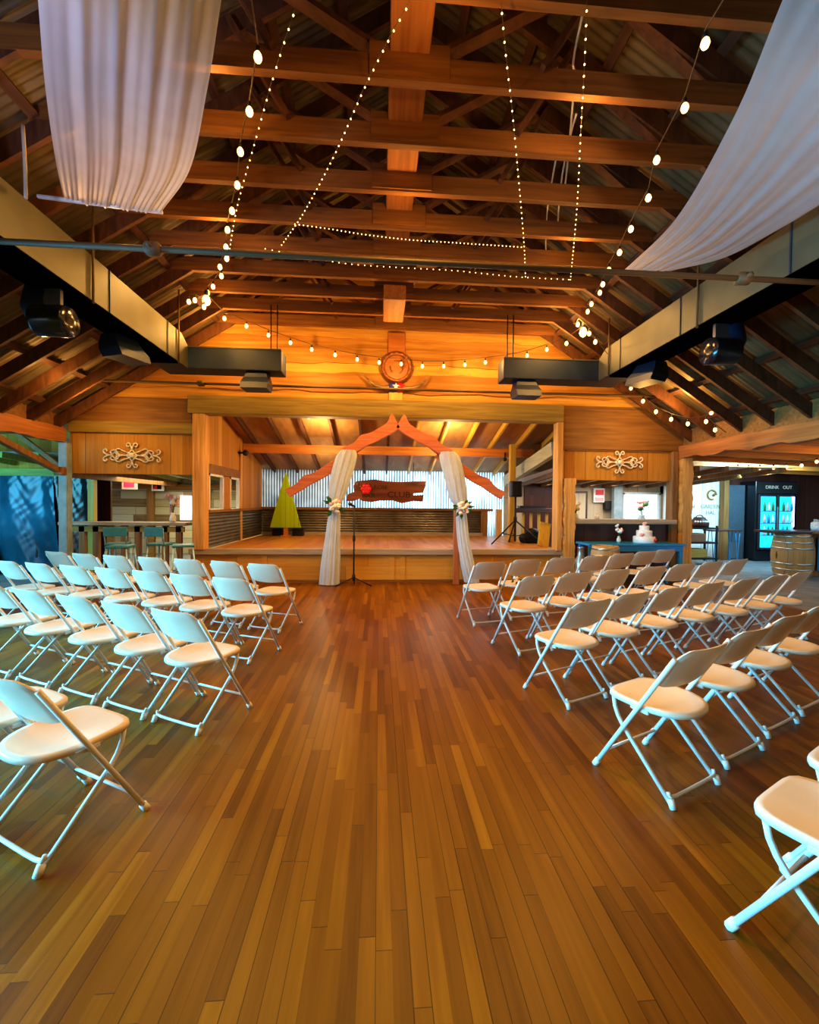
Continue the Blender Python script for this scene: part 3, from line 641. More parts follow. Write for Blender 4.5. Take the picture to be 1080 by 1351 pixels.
part(t, 'rose', 'red', mb)
for body, u, v, sz in (('ROSE', 502, 643, .14), ('BAR', 486, 654, .17), ('CLUB', 526, 653, .22)):
    text(body, sz, at(u, v, y=11.515), (PI/2, 0, 0), 'ink', 'lettering', t, .004, 1.15)
mb = MB()
for k in range(5): mb.ball(at(470+random.random()*6, 637+random.random()*6, y=11.5), .022, 6, 4)
part(t, 'nail_heads', 'header', mb)
for u in (478, 545):
    p = at(u, 636, y=11.55); part(t, 'chain', 'black', MB().tube([p, (p.x, 11.55, zst(11.55)-.02)], .008, 6))
# green tree
p0, p1, pa = at(356, 697, y=11.3), at(397, 697, y=11.3), at(377, 624, y=11.3)
t = thing('wooden_tree', 'flat chartreuse triangular wooden tree standing at the back of the stage', 'tree cutout', ((p0.x+p1.x)/2, 11.3, .6))
part(t, 'cutout', 'green', MB().prism([(p0.x, .83), (p1.x, .83), (pa.x+.015, pa.z), (pa.x-.015, pa.z)], 'Y', 11.28, 11.32), .004)
part(t, 'trunk', 'beam_x', MB().box(pa.x-.055, pa.x+.055, 11.3, 11.36, .6, .9)); part(t, 'foot', 'beam_x', MB().box(pa.x-.12, pa.x+.12, 11.24, 11.4, .6, .63))
tag(MB().box(p0.x+.0, pa.x-.13, 11.5, 11.7, .6, .8, .02).build('stage_monitor', 'black'), 'low black box behind the left foot of the wooden tree', 'box')
tag(MB().box(pa.x+.13, p1.x+.02, 11.5, 11.7, .6, .8, .02).build('stage_monitor', 'black'), 'low black box behind the right foot of the wooden tree', 'box')
# PA speaker
sp = at(680, 645, y=9.4); bx = sp.x
t = thing('speaker_stand', 'black tripod speaker stand on the right of the stage', 'stand', (bx, 9.4, .6))
part(t, 'pole', 'black', MB().tube([(bx, 9.4, .66), (bx, 9.4, sp.z-.15)], .022, 8)); part(t, 'collar', 'black', MB().lathe([(.03, 1.1), (.04, 1.12), (.04, 1.2), (.03, 1.22)], (bx, 9.4, 0), 10))
for a in (PI*1.12, PI*1.88, PI*.5):
    q = part(t, 'leg', 'black', MB().tube([(bx, 9.4, 1.14), (bx+.62*math.cos(a), 9.4+.45*math.sin(a), .615)], .016, 8))
    part(t, 'brace', 'black', MB().tube([(bx, 9.4, .78), (bx+.34*math.cos(a), 9.4+.25*math.sin(a), .85)], .01, 6))
t = thing('loudspeaker', 'small black loudspeaker on the tripod stand on stage', 'speaker', (bx, 9.4, sp.z-.17))
part(t, 'cabinet', 'black', MB().box(bx-.125, bx+.125, 9.3, 9.5, sp.z-.18, sp.z+.17, .02)); part(t, 'badge', 'steel', MB().box(bx-.012, bx+.012, 9.294, 9.3, sp.z-.01, sp.z+.01))
part(t, 'grille', 'blackgloss', MB().box(bx-.105, bx+.105, 9.288, 9.302, sp.z-.15, sp.z+.14, .005))
tag(MB().box(3.3, 3.72, 9.6, 9.9, .6, .8, .04).ball((3.56, 9.72, .84), .14, 10, 6, (1.2, 1, .8)).ball((3.36, 9.7, .72), .12, 10, 6, (1.1, 1, .9)).build('gear_bag', 'black'), 'black gear bag slumped on the stage beside the speaker stand', 'bag')
t = thing('stage_railing', 'timber railing with dark top board at the back right of the stage', 'railing', (3.9, 10.9, .6))
part(t, 'top_board', 'tabletop', MB().box(3.42, 4.7, 10.8, 11.05, 1.28, 1.4, .01)); part(t, 'dark_tray', 'black', MB().box(3.62, 4.3, 10.8, 11.0, 1.4, 1.46))
for k in range(6): part(t, 'picket', 'yellowpost' if k % 2 else 'post', MB().box(3.5+k*.21, 3.56+k*.21, 10.88, 10.94, .6, 1.28))
tag(MB().bar((3.46, 8.82, .605), (3.58, 9.0, 1.1), .24, .03, (0, 1, 0)).build('leaning_board', 'yellowpost'), 'pale board leaning beside the live-edge post on stage', 'board')
p = at(330, 600, y=10.0)
tag(MB().ball((sx+.16, 10.0, 2.6), .07).tube([(sx, 10.0, 2.6), (sx+.12, 10.0, 2.6)], .02, 8).build('stage_camera', 'black'), 'small black dome fixture high on the stage side wall', 'fixture')
t = thing('stage_lamp', 'small round lamp glowing under the stage ceiling', 'lamp', at(407, 551, y=8.9))
c = at(407, 551, y=8.9); part(t, 'bulb', 'bulb', MB().ball(c, .035)); part(t, 'socket', 'black', MB().lathe([(.03, .03), (.03, .09)], c, 8).tube([c+Vector((0, 0, .08)), (c.x, c.y, zst(c.y)-.01)], .008, 6))
c = at(666, 606, y=10.1); tag(MB().ball(c, .05).tube([c, c+Vector((0, 0, .16))], .02, 6).build('stage_camera', 'black'), 'small black lamp hanging below the orange cross beam', 'fixture')
# ------------------------------------------------------------------ bar hatches
# left: bar, stools, signs, vase
t = thing('bar_table', 'long rustic bar with timber studs below the left hatch', 'bar', (-4.8, 8.55, 0))
part(t, 'top', 'nosing', MB().box(-5.95, -3.66, 8.38, 8.8, 1.02, 1.08, .01)); part(t, 'rail', 'header', MB().box(-5.9, -3.7, 8.42, 8.47, .9, 1.0))
for k in range(9): x = -5.8+k*.25; part(t, 'stud', 'post_d' if k % 3 else 'header', MB().box(x-.05, x+.05, 8.42, 8.5, 0, 1.02))
def stool(label, x, y, back, rz):
    t = thing('bar_stool', label, 'stool', (x, y, 0), 'metal bar stools at the left bar'); t.rotation_euler.z = rz
    t.location = (0, 0, 0)
    part(t, 'seat', 'stool_seat', MB().box(-.17, .17, -.17, .17, .72, .76, .015))
    for a in (-1, 1):
        for b in (-1, 1): part(t, 'leg', 'stool', MB().tube([(a*.14, b*.14, .72), (a*.21, b*.21, .004)], .014, 8))
    part(t, 'footrest', 'stool', MB().tube([(-.19, -.19, .25), (.19, -.19, .25), (.19, .19, .25), (-.19, .19, .25), (-.19, -.19, .25)], .01, 6))
    if back:
        for a in (-1, 1): part(t, 'back_post', 'stool', MB().tube([(a*.15, -.16, .74), (a*.16, -.2, 1.02)], .012, 8))
        part(t, 'backrest', 'stool_seat', MB().box(-.17, .17, -.215, -.19, .88, 1.04, .008))
    t.location = (x, y, 0)
stool('pale blue metal bar stool with open back, left of the bar stools', -4.5, 7.75, True, .3)
stool('low pale blue metal stool standing between two backed stools', -4.2, 7.3, False, .1)
stool('teal-backed metal bar stool below the white vase', -3.78, 7.75, True, -.15)
stool('blue metal stool tucked beside the left stage post', -3.3, 7.5, False, .4)
def sign_box(label, u0, v0, u1, v1, y, frame, face, name='wall_sign', ys=.06):
    a, b = at(u0, v0, y=y), at(u1, v1, y=y); t = thing(name, label, 'sign', ((a.x+b.x)/2, y, b.z))
    part(t, 'frame', frame, MB().box(a.x, b.x, y-ys, y, b.z, a.z, .01)); d = (b.x-a.x)*.16
    part(t, 'face', face, MB().box(a.x+d, b.x-d, y-ys-.012, y-ys+.002, b.z+d, a.z-d)); return t, a, b
sign_box('glowing red exit-style sign under the bar ceiling', 162, 627, 182, 646, 11.0, 'exitframe', 'exitred', 'exit_sign')
t, a, b = sign_box('small white framed dark sign with a red mark in the left bar', 201, 637, 217, 648, 12.3, 'white', 'blackgloss')
part(t, 'red_mark', 'red', MB().box(a.x+.08, (a.x+b.x)/2, 12.215, 12.23, b.z+.05, a.z-.08))
def vase(label, c, hv, hf, mats, seed, name='flower_vase', mat='white', group=None, rv=.06):
    c = Vector(c); t = thing(name, label, 'vase', c)
    part(t, 'vase', mat, MB().lathe([(rv*.6, 0), (rv, hv*.3), (rv*.9, hv*.6), (rv*.5, hv*.85), (rv*.65, hv)], c, 14))
    rnd = random.Random(seed)
    for k in range(8):
        a = rnd.uniform(0, 2*PI); rr = hf*.38*rnd.uniform(.3, 1); q = c+Vector((rr*math.cos(a), rr*math.sin(a), hv+hf*rnd.uniform(.35, .95)))
        st_ = part(t, 'stem', 'leaf', MB().tube([c+Vector((0, 0, hv*.9)), (c+Vector((0, 0, hv))+q)/2+Vector((0, 0, hf*.1)), q], .005, 5))
        mb = MB(); mb.ball(q, hf*.16, 8, 5, (1, 1, .8)); mb.ball(q+Vector((.01, -.02, .02)), hf*.11, 8, 5); part(st_, 'flower_head', mats[k % len(mats)], mb)
    return t
vase('white vase of pale orchids with tall sprigs on the left bar', at(228, 690, y=8.6), .2, .36, ('white', 'pink', 'rose'), 4)
tag(MB().tube([at(226, 652, y=8.75), at(226.5, 690, y=8.75)], [.04, .035], 8).build('tall_candle', 'pink'), 'pink tall taper rising behind the orchid vase', 'candle')
a, b = at(238, 654, y=12.45), at(252, 686, y=12.45)
struct(MB().box(a.x, b.x, 12.42, 12.5, b.z, a.z), 'window_4', emit('bright_daylight_panel', (.95, .93, 1.), 1.6, False), 'narrow bright window at the end of the left bar')
# tarps on the porch
def tarp(name, label, mat, x0, x1, y, z0, z1, amp, fold, skew, cat='tarp', seed=0):
    mb = MB(); nu, nv = 70, 50; g = []
    for j in range(nv+1):
        v = j/nv; row = []
        for i in range(nu+1):
            u = i/nu; x = x0+(x1-x0)*u+skew*(1-v)
            d = amp*(.6*math.sin(u*fold+2*math.sin(v*3+seed))+.2*math.sin(u*fold*2.3+v*5+seed)+.06*math.sin(v*37+u*21+3*math.sin(u*13+seed))+.05*math.sin(v*61-u*43+2*math.sin(v*19)))
            row.append((x, y+d, z0+(z1-z0)*v))
        g.append(row)
    mb.grid(g); return tag(mb.build(name, mat), label, cat)
tarp('hanging_tarp', 'shiny blue-green crinkled tarp hanging on the porch', 'tarp', -7.75, -6.5, 9.05, .05, 1.96, .05, 9, .15)
tarp('hanging_tarp', 'dark tied tarp sagging beside the shiny tarp on the porch', 'tarp_dark', -9.6, -8.1, 8.95, .05, 1.96, .07, 12, .75, seed=2)
tarp('hanging_tarp', 'dark green-black tarp behind the end of the left bar', 'tarp_dark', -6.85, -5.7, 9.1, .05, 1.96, .05, 10, 0, seed=5)
tag(MB().bar((-5.72, 9.0, 0), (-5.72, 9.0, 1.96), .12, .1, (0, 1, 0)).build('porch_post', 'yellowpost'), 'golden post at the edge of the porch tarps', 'post')
# right hatch
a, b = at(750, 648, y=12.17), at(774, 682, y=12.17)
t = thing('wall_board', 'dark framed pale pinboard on the back room wall', 'board', ((a.x+b.x)/2, 12.17, b.z))
part(t, 'frame', 'tabletop', MB().box(a.x, b.x, 12.14, 12.2, b.z-.2, a.z, .01)); part(t, 'panel', 'pale_siding', MB().box(a.x+.07, b.x-.07, 12.125, 12.145, b.z-.15, a.z-.06))
t, a, b = sign_box('red and white notice high on the back room wall', 782, 644, 796, 663, 12.15, 'white', 'white', 'wall_notice')
part(t, 'red_header', 'red', MB().box(a.x+.05, b.x-.05, 12.06, 12.085, b.z+.22, a.z-.05)); part(t, 'red_lines', 'pink', MB().box(a.x+.05, b.x-.05, 12.06, 12.085, b.z+.05, b.z+.14))
a, b = at(797, 661, y=12.1), at(807, 673, y=12.1)
tag(MB().box(a.x, b.x, 12.0, 12.2, b.z, a.z, .02).build('wall_speaker', 'black'), 'small black speaker on the back room wall', 'speaker')
a, b = at(809, 640, y=11.9), at(815, 684, y=11.9)
tag(MB().box(a.x, b.x+.1, 11.85, 11.98, 0, 2.1).build('pale_column', 'tealpost'), 'pale blue column beside the back room window', 'column')
vase('glass vase of yellow flowers on the right bar counter', at(759, 686, y=YB+.1), .13, .2, ('peach', 'peach', 'white'), 11, mat='glass')
c = at(787, 686, y=YB+.1); t = thing('pillar_candle', 'short white candle on the right bar counter', 'candle', c); part(t, 'wax', 'icing', MB().lathe([(.04, 0), (.04, .1), (.03, .105)], c, 14)); part(t, 'wick', 'ink', MB().tube([c+Vector((0, 0, .1)), c+Vector((0, 0, .12))], .003, 5))
c = at(846, 686, y=10.6); c.z = .95
tag(MB().box(c.x-.5, c.x+.5, 10.4, 10.9, 0, .95).build('back_counter', 'tabletop'), 'dark counter in the back room under the window', 'counter')
vase('dark plant with pink blossoms silhouetted in the back room window', (c.x, 10.6, .95), .3, .42, ('pink', 'pink', 'leaf'), 21, 'potted_plant', 'tealpost', rv=.12)
# cake table, cake, bouquet, barrel
t = thing('cake_table', 'bright blue painted table before the right bar hatch', 'table', (4.66, 7.6, 0))
part(t, 'top', 'bluepaint', MB().box(3.74, 5.6, 7.4, 7.92, .76, .8, .01)); part(t, 'apron', 'bluepaint', MB().box(3.8, 5.55, 7.44, 7.47, .66, .76, .004))
for x in (3.82, 5.52):
    for y in (7.48, 7.86): part(t, 'leg', 'bluepaint', MB().box(x-.035, x+.035, y-.035, y+.035, 0, .76, .005))
c = Vector((4.94, 7.66, .8))
t = thing('wedding_cake', 'three-tier white wedding cake on the blue table', 'cake', c)
for r, z0, z1 in ((.19, 0, .12), (.135, .12, .23), (.085, .23, .32)): part(t, 'tier', 'icing', MB().lathe([(r*.98, z0), (r, z0+.01), (r, z1-.012), (r*.94, z1)], c, 28))
for q, m in ((Vector((0, 0, .35)), 'pink'), (Vector((-.12, -.1, .15)), 'pink'), (Vector((.1, -.15, .05)), 'red'), (Vector((.15, -.12, .06)), 'ink')):
    part(t, 'sugar_flower', m, MB().ball(c+q, .035, 8, 5).ball(c+q+Vector((.02, -.02, .015)), .022, 8, 5))
vase('white and red bouquet in a small vase on the blue table', (4.45, 7.66, .8), .12, .2, ('white', 'white', 'red', 'icing'), 31, mat='glass', rv=.04)
def barrel(label, c, r, h, lid=True):
    c = Vector(c); t = thing('wine_barrel', label, 'barrel', c)
    pr_ = [(r*.84, 0)]+[(r*(.84+.16*math.sin(PI*i/12)), h*i/12) for i in range(13)]+[(r*.8, h), (r*.8, h-.02)]
    part(t, 'staves', 'barrel', MB().lathe(pr_, c, 28))
    for f in (.06, .2, .33, .67, .8, .94):
        rr = r*(.845+.16*math.sin(PI*f)); part(t, 'hoop', 'hoop', MB().lathe([(rr, h*f-.018), (rr+.004, h*f-.016), (rr+.004, h*f+.016), (rr, h*f+.018)], c, 28, cap=False))
    return t
barrel('wooden barrel with metal hoops in front of the blue table', (3.86, 7.05, 0), .25, .8)
tag(MB().lathe([(.09, 0), (.1, .02), (.1, .5), (.06, .58), (.055, .72), (.065, .74)], (3.6, 7.4, 0), 18).build('metal_urn', 'steel'), 'tall shiny metal can standing by the right stage post', 'can')
# ------------------------------------------------------------------ annex things
ye = 10.5
t = thing('utility_cart', 'black three-shelf cart before the white board wall', 'cart', (8.22, ye, 0))
for z in (.16, .56, .93): part(t, 'shelf', 'black', MB().box(7.8, 8.6, ye-.22, ye+.22, z-.02, z+.02))
for x in (7.83, 8.57):
    for y in (ye-.2, ye+.2): part(t, 'upright', 'black', MB().box(x-.018, x+.018, y-.018, y+.018, .06, 1.0)); 
for x in (7.86, 8.54): part(t, 'caster', 'black', MB().lathe([(.05, -.02), (.05, .02)], (x, ye-.2, .05), 12, 'X'))
c = Vector((8.24, ye-.02, .95)); t = thing('wire_basket', 'dark brown rounded basket on top of the black cart', 'basket', c)
part(t, 'body', 'brown', MB().lathe([(.2, 0), (.215, .1), (.19, .17), (.14, .22), (.12, .26)], c, 16))
mb = MB()
for k in range(7): a = PI*1.15+k*.28; mb.ball(c+Vector((.2*math.cos(a), .2*math.sin(a), .15)), .026, 6, 4)
part(t, 'pale_studs', 'icing', mb); part(t, 'handle', 'brown', MB().tube([c+Vector((.1*math.cos(PI*i/8), 0, .25+.06*math.sin(PI*i/8))) for i in range(9)], .012, 6))
tag(MB().box(7.86, 8.3, ye-.18, ye+.15, .58, .8, .01).build('cardboard_box', 'box'), 'red-brown box on the middle shelf of the black cart', 'box')
tag(MB().box(7.9, 8.35, ye-.18, ye+.15, .18, .4, .01).build('cardboard_box', 'header'), 'tan box on the bottom shelf of the black cart', 'box')
t = thing('side_table', 'narrow dark table on thin hairpin legs beside the cart', 'table', (9.0, 10.7, 0))
part(t, 'top', 'tabletop', MB().box(8.66, 9.5, 10.55, 10.9, .84, .88, .008))
for x in (8.74, 9.4):
    for y in (10.6, 10.84): part(t, 'leg', 'bluepaint', MB().tube(spline([(x-.06, y, .84), (x-.02, y, .3), (x, y, .01), (x+.02, y, .3), (x+.06, y, .84)], 10), .01, 6))
t = thing('steel_door', 'grey steel panel door leaning light beside the cooler', 'door', (10.05, 11.4, 0))
part(t, 'leaf', 'steeldoor', MB().box(9.76, 10.27, 11.36, 11.44, 0, 2.1, .01)); part(t, 'kick_plate', 'steel', MB().box(9.8, 10.22, 11.345, 11.36, .05, .5))
t = thing('glass_cooler', 'tall black two-door drinks cooler glowing blue-white', 'cooler', (10.9, 11.1, 0))
part(t, 'cabinet', 'blackgloss', MB().box(10.3, 11.52, 11.05, 11.55, 0, 2.2, .015)); part(t, 'light_header', 'black', MB().box(10.32, 11.5, 11.02, 11.06, 1.86, 2.18))
for x0, x1 in ((10.4, 10.82), (10.95, 11.35)):
    d = part(t, 'door', 'black', MB().box(x0-.05, x1+.05, 11.0, 11.05, .32, 1.84, .008)); part(d, 'glass_pane', 'cyanglass', MB().box(x0, x1, 10.985, 11.002, .38, 1.78))
    mb = MB()
    for z in (.72, 1.05, 1.38): mb.box(x0, x1, 10.978, 10.986, z-.008, z+.008)
    part(d, 'shelf_edges', 'steel', mb)
    rnd = random.Random(int(x0*10))
    for r_, z in enumerate((.73, 1.06, 1.39)):
        for k in range(3): x = x0+.09+k*.12; part(d, 'bottle', rnd.choice(('white', 'leaf', 'bluepaint', 'pink')), MB().lathe([(.03, z), (.03, z+.14), (.012, z+.19), (.012, z+.23)], (x, 10.97, 0), 8))
part(t, 'light_tube', 'coolerwhite', MB().box(11.3, 11.36, 10.97, 10.985, .95, 1.78))
part(t, 'handle', 'steel', MB().box(10.86, 10.9, 10.96, 11.0, .6, 1.5, .005))
text('DRINK   OUT', .13, (10.93, 11.012, 2.03), (PI/2, 0, 0), 'dimtext', 'lettering', t)
barrel('wooden barrel holding up the dark bar top in the annex', (8.78, 8.5, 0), .36, .94)
t = thing('barrel_bar_top', 'long dark wooden bar top resting on the annex barrel', 'bar top', (9.2, 8.5, .94)); part(t, 'slab', 'tabletop', MB().box(8.16, 10.6, 8.2, 8.8, .945, 1.0, .015))
part(t, 'edge_strip', 'post_d', MB().box(8.9, 10.6, 8.17, 8.2, .95, .995))
t = thing('annex_bar', 'brown bar front with blue corrugated metal below the dark top', 'bar', (9.9, 8.75, 0)); part(t, 'frame', 'post_d', MB().box(9.2, 10.6, 8.6, 8.78, 0, .94))
part(t, 'corrugated_panel', 'bluepaint', corr_x(9.42, 10.5, 8.57, .12, .84, .09, .015))
c = Vector((9.3, 8.45, 1.0)); t = thing('glass_jar', 'stacked clear glass jars on the annex bar top', 'jar', c); part(t, 'body', 'glass', MB().lathe([(.1, 0), (.12, .04), (.12, .16), (.07, .2)], c, 14)); part(t, 'lid', 'steel', MB().lathe([(.075, .2), (.075, .24)], c, 14))
for body, u, v, sz in (('H', 911, 657, .18), ('GARDEN', 937, 668.5, .16), ('H', 914, 668.5, .15), ('HAL', 937, 676.5, .16), ('J', 912, 675, .15)):
    p = at(u, v, y=11.49); o = text(body, sz, p, (PI/2, 0, 0), 'greytext', 'wall_lettering', None, .004, .9)
    tag(o, {'GARDEN': 'faded grey lettering in the middle line of the white wall', 'HAL': 'faded grey lettering on the bottom line of the white wall', 'J': 'single faded hook letter low on the white wall'}.get(body, 'single faded letter H %s on the white wall' % ('high' if v < 660 else 'before the middle line')), 'lettering')
p = at(939, 653, y=11.48); t = thing('wall_emblem', 'faded ochre ring with a dark dot painted high on the white wall', 'emblem', p)
mb = MB().tube([p+Vector((.13*math.cos(2*PI*i/20), 0, .13*math.sin(2*PI*i/20))) for i in range(17)], .025, 6); part(t, 'ring', 'header', mb); part(t, 'dot', 'post_d', MB().ball(p+Vector((.05, -.02, 0)), .045, 8, 5, (1, .4, 1)))
# ------------------------------------------------------------------ ducts, rods
def duct(sgn, label):
    xi = -3.0 if sgn < 0 else 3.64; t = thing('hanging_air_duct', label, 'duct', (xi, 4, 3.55), 'air ducts'); w = .42; xo = xi+sgn*w
    yE = 7.3; z0, z1 = 3.56, 4.02; y0 = .6; yc = 6.72
    a, b = min(xi, xo), max(xi, xo)
    part(t, 'main_run', 'duct', MB().box(a, b, y0, yE-.002, z0, z1-.14).box(a, b, y0, yc, z0, z1))
    side = [(y0, z0+.004), (yE-.35, z0+.004), (yE-.34, z0+.1), (yE-.34, z1-.12), (yc, z1), (y0, z1)]
    part(t, 'side_face', 'duct_side', MB().prism(side, 'X', xi-sgn*.012, xi-sgn*.002))
    for y in (2.2, 3.6, 5.0, 6.3): part(t, 'seam', 'duct', MB().box(min(xi-sgn*.022, xi-sgn*.012), max(xi-sgn*.022, xi-sgn*.012), y-.008, y+.008, z0, z1))
    xe = -1.56 if sgn < 0 else 2.02
    c0, c1 = min(xe, xi), max(xe, xi)
    part(t, 'branch', 'duct', MB().box(c0, c1, yE-.36, yE, z0, z0+.34, .01))
    part(t, 'branch_lip', 'duct_side', MB().box(c0, c1, yE-.37, yE-.362, z0+.325, z0+.345))
    bxx = xe-sgn*-.44 if False else xe+sgn*.4
    def boot(x, y, ang):   # flared square outlet
        mb = MB(); R = Matrix.Rotation(ang, 3, 'Z'); rs = []
        for s, z, dy in ((.15, z0+.01, 0), (.18, z0-.1, -.03), (.21, z0-.2, -.09), (.2, z0-.3, -.14)):
            rs.append([Vector((x, y, z))+R @ Vector((px_*s, py_*s*.8+dy, 0)) for px_, py_ in ((-1, -1), (1, -1), (1, 1), (-1, 1))])
        mb.rings(rs, cap=True); return part(t, 'outlet_boot', 'duct', mb)
    boot(bxx, yE-.18, 0); boot(xi+sgn*.32, 5.75 if sgn < 0 else 6.05, -sgn*1.2)
    yd = 4.5 if sgn < 0 else 4.65; xm = xi+sgn*.22
    o = part(t, 'drum_outlet', 'blackgloss', MB().lathe([(.02, -.15), (.145, -.15), (.15, -.13), (.15, .14), (.14, .16), (.03, .16)], (xm, yd, z0-.31), 24, 'X'))
    part(o, 'neck', 'duct', MB().tube([(xm+sgn*.16, yd+.05, z0+.0), (xm+sgn*.19, yd+.05, z0-.16), (xm+sgn*.1, yd+.02, z0-.3)], [.12, .13, .13], 14)); part(o, 'bracket', 'steel', MB().box(xm-.08, xm+.08, yd-.02, yd+.02, z0-.3, z0))
    for y in (2.85, 4.7, 6.6):
        part(t, 'hanger_rod', 'galv', MB().tube([(xi-sgn*.03, y, z0-.03), (xi-sgn*.03, y, zroof(xi)-.05)], .012, 6))
    for x in (xe+sgn*.2, xe+sgn*.1): part(t, 'hanger_rod', 'black', MB().tube([(x, yE-.2, z0+.3), (x, yE-.2, 4.66)], .01, 6))
duct(-1, 'long dark rectangular air duct hanging along the left of the hall'); duct(1, 'long dark rectangular air duct hanging along the right of the hall')
def tie_rod(y, z, label, joints):
    t = thing('tie_rod', label, 'rod', (XC, y, z), 'tie rods'); part(t, 'rod', 'galv', MB().tube([(-4.75 if z > 3.3 else -5.2, y, z), (5.1 if z > 3.3 else 5.6, y, z)], .022, 10))
    for x in joints: part(t, 'turnbuckle', 'galv', MB().lathe([(.028, -.06), (.05, -.04), (.05, .04), (.028, .06)], (x, y, z), 12, 'X').lathe([(.018, -.08), (.018, .08)], (x, y, z), 8, 'Y'))
p = at(188, 313, z=3.36); q = at(962, 379, z=3.36)
tie_rod((p.y+q.y)/2, 3.36, 'long metal tie rod crossing the hall in front of the ducts', (p.x, q.x))
p = at(265, 506, y=7.55); tie_rod(7.55, p.z, 'far thin metal tie rod crossing before the gable wall', (p.x,))
# ------------------------------------------------------------------ ceiling drapes
def swag(name, label, inner, outer, sag, nf, seed):
    n = 60; m = 110; A = spline(inner, n); B = spline(outer, n); g = []
    for i in range(n+1):
        t = i/n; row = []; d = (B[i]-A[i]); 
        for j in range(m+1):
            s = j/m
            f = (.55*math.sin(2*PI*nf*s**1.15+.35*math.sin(2*t+seed))+.3*math.sin(2*PI*nf*1.9*s+seed*2+t*.5)+.3*math.sin(2*PI*nf*.43*s+seed))*.011*math.sin(PI*s)**.4+.006*math.sin(2*PI*nf*4.3*s+seed)*math.exp(-t*6)
            sg = sag*(math.sin(PI*s)**.8)*(.2+.8*t)
            row.append(A[i]+d*s+Vector((0, 0, -sg+f))+Vector((0, -1, 0))*f*.8)
        g.append(row)
    return tag(MB().grid(g).build(name, 'whitecloth'), label, 'drape', 'ceiling drapes')
def edge(e0, e1, mids, ext):
    A = at(e0[0], e0[1], y=e0[2]); B = at(e1[0], e1[1], y=e1[2])
    pts = [A]+[at(u, v, z=A.z+(B.z-A.z)*f) for u, v, f in mids]+[B]
    return pts+[B+(B-pts[-2])*ext]
I_ = edge((213, 281, 3.75), (292, 0, 2.1), ((250, 225, .25), (273, 120, .6)), 1.2)
O_ = edge((84, 263, 3.75), (50, 0, 2.1), ((72, 205, .25), (59, 110, .6)), 1.2)
swag('ceiling_drape', 'sheer white fabric drape hanging at the left of the ceiling, gathered on a white rod', I_, O_, .06, 5, 1)
a, b = at(50, 259, y=3.75), at(214, 280, y=3.75)
tag(MB().tube([a, b], .017, 8).build('hanging_drape_rod', 'white'), 'white rod at the gathered end of the left ceiling drape', 'rod')
tag(MB().tube(spline([at(30, 165, y=3.4), at(33, 220, y=3.4), at(34, 262, y=3.4)], 8), .012, 6).build('hanging_conduit', 'whitecord'), 'pale hanging cable beside the left drape rod', 'cable')
I_ = edge((822, 357, 4.4), (1032, 0, 2.1), ((890, 290, .3), (965, 160, .65)), 1.1)
O_ = edge((885, 356, 4.4), (1095, 262, 3.05), ((955, 340, .3), (1025, 304, .65)), 2.2)
swag('ceiling_drape', 'sheer white fabric drape sweeping down over the right air duct', I_, O_, .07, 5, 4)
# ------------------------------------------------------------------ string lights
bulb_me = MB().lathe([(.006, -.05), (.026, -.035), (.036, -.008), (.03, .02), (.016, .04)], (0, 0, 0), 10)
bulb_o = bulb_me.build('bulb', 'bulb'); bulb_mesh = bulb_o.data; bpy.data.objects.remove(bulb_o)
sock_o = MB().lathe([(.017, .035), (.017, .085), (.01, .09)], (0, 0, 0), 8).build('socket', 'black'); sock_mesh = sock_o.data; bpy.data.objects.remove(sock_o)
fo = MB().ball((0, 0, 0), .0065, 6, 4).build('fairy', 'fairy'); fairy_mesh = fo.data; bpy.data.objects.remove(fo)
def add_child(t, name, mesh, p, sc=1.):
    o = bpy.data.objects.new(name, mesh); COL.objects.link(o); o.parent = t; o.location = Vector(p)-t.location; o.scale = (sc, sc, sc); return o
def string(label, pts, ends=(None, None), lift=.09, group='bulb string lights'):
    t = thing('hanging_string_light', label, 'string lights', pts[0], group)
    P = [Vector(p)+Vector((0, 0, lift)) for p in pts]
    if ends[0] is not None: P = [Vector(ends[0])]+P
    if ends[1] is not None: P = P+[Vector(ends[1])]
    part(t, 'cord', 'cord', MB().tube(P, .006, 5))
    for p in pts:
        b = add_child(t, 'bulb', bulb_mesh, p, .8); add_child(b, 'socket', sock_mesh, p); b.children[0].location = (0, 0, 0)
    return t
z_ = 4.5
lpx = [(340, 75), (329, 147), (317, 200), (313, 244), (306, 278), (300, 303), (298, 326), (299, 341), (290, 352), (292, 364), (281, 378), (274, 386)]
rpx = [(930, 57), (903, 142), (866, 211), (855, 261), (832, 302), (817, 333), (803, 356), (795, 375), (791, 386), (780, 401), (775, 411)]
LP = [at(u, v, z=z_) for u, v in lpx]; RP = [at(u, v, z=z_) for u, v in rpx]
string('string of warm bulbs running under the trusses on the left', LP, ends=((LP[0].x+.15, 1.8, 4.62), None))
string('string of warm bulbs running under the trusses on the right', RP, ends=((RP[0].x-.05, 1.9, 4.62), None))
cl = [at(u, v, y=6.3) for u, v in ((249, 398), (257, 396), (269, 405))]; cr = [at(u, v, y=6.3) for u, v in ((762, 428), (777, 440), (785, 451))]
big = [at(272, 396, y=6.4), at(769, 438, y=6.4)]
sw = [(296, 420), (325, 430), (354, 442), (383, 452), (411, 461), (442, 468), (471, 474), (500, 478), (529, 480), (557, 483), (585, 483), (613, 481), (640, 478), (667, 475), (695, 469), (721, 461), (747, 453)]
gs = string('swag of warm bulbs sagging across the gable wall', [big[0]]+[at(u, v, y=(6.9, 7.3, 7.55)[min(k, 16-k)] if min(k, 16-k) < 3 else 7.66) for k, (u, v) in enumerate(sw)]+[big[1]])
bs = [c for c in gs.children if c.name.startswith('bulb')]; bs[0].scale = bs[-1].scale = (1.6, 1.6, 1.6)
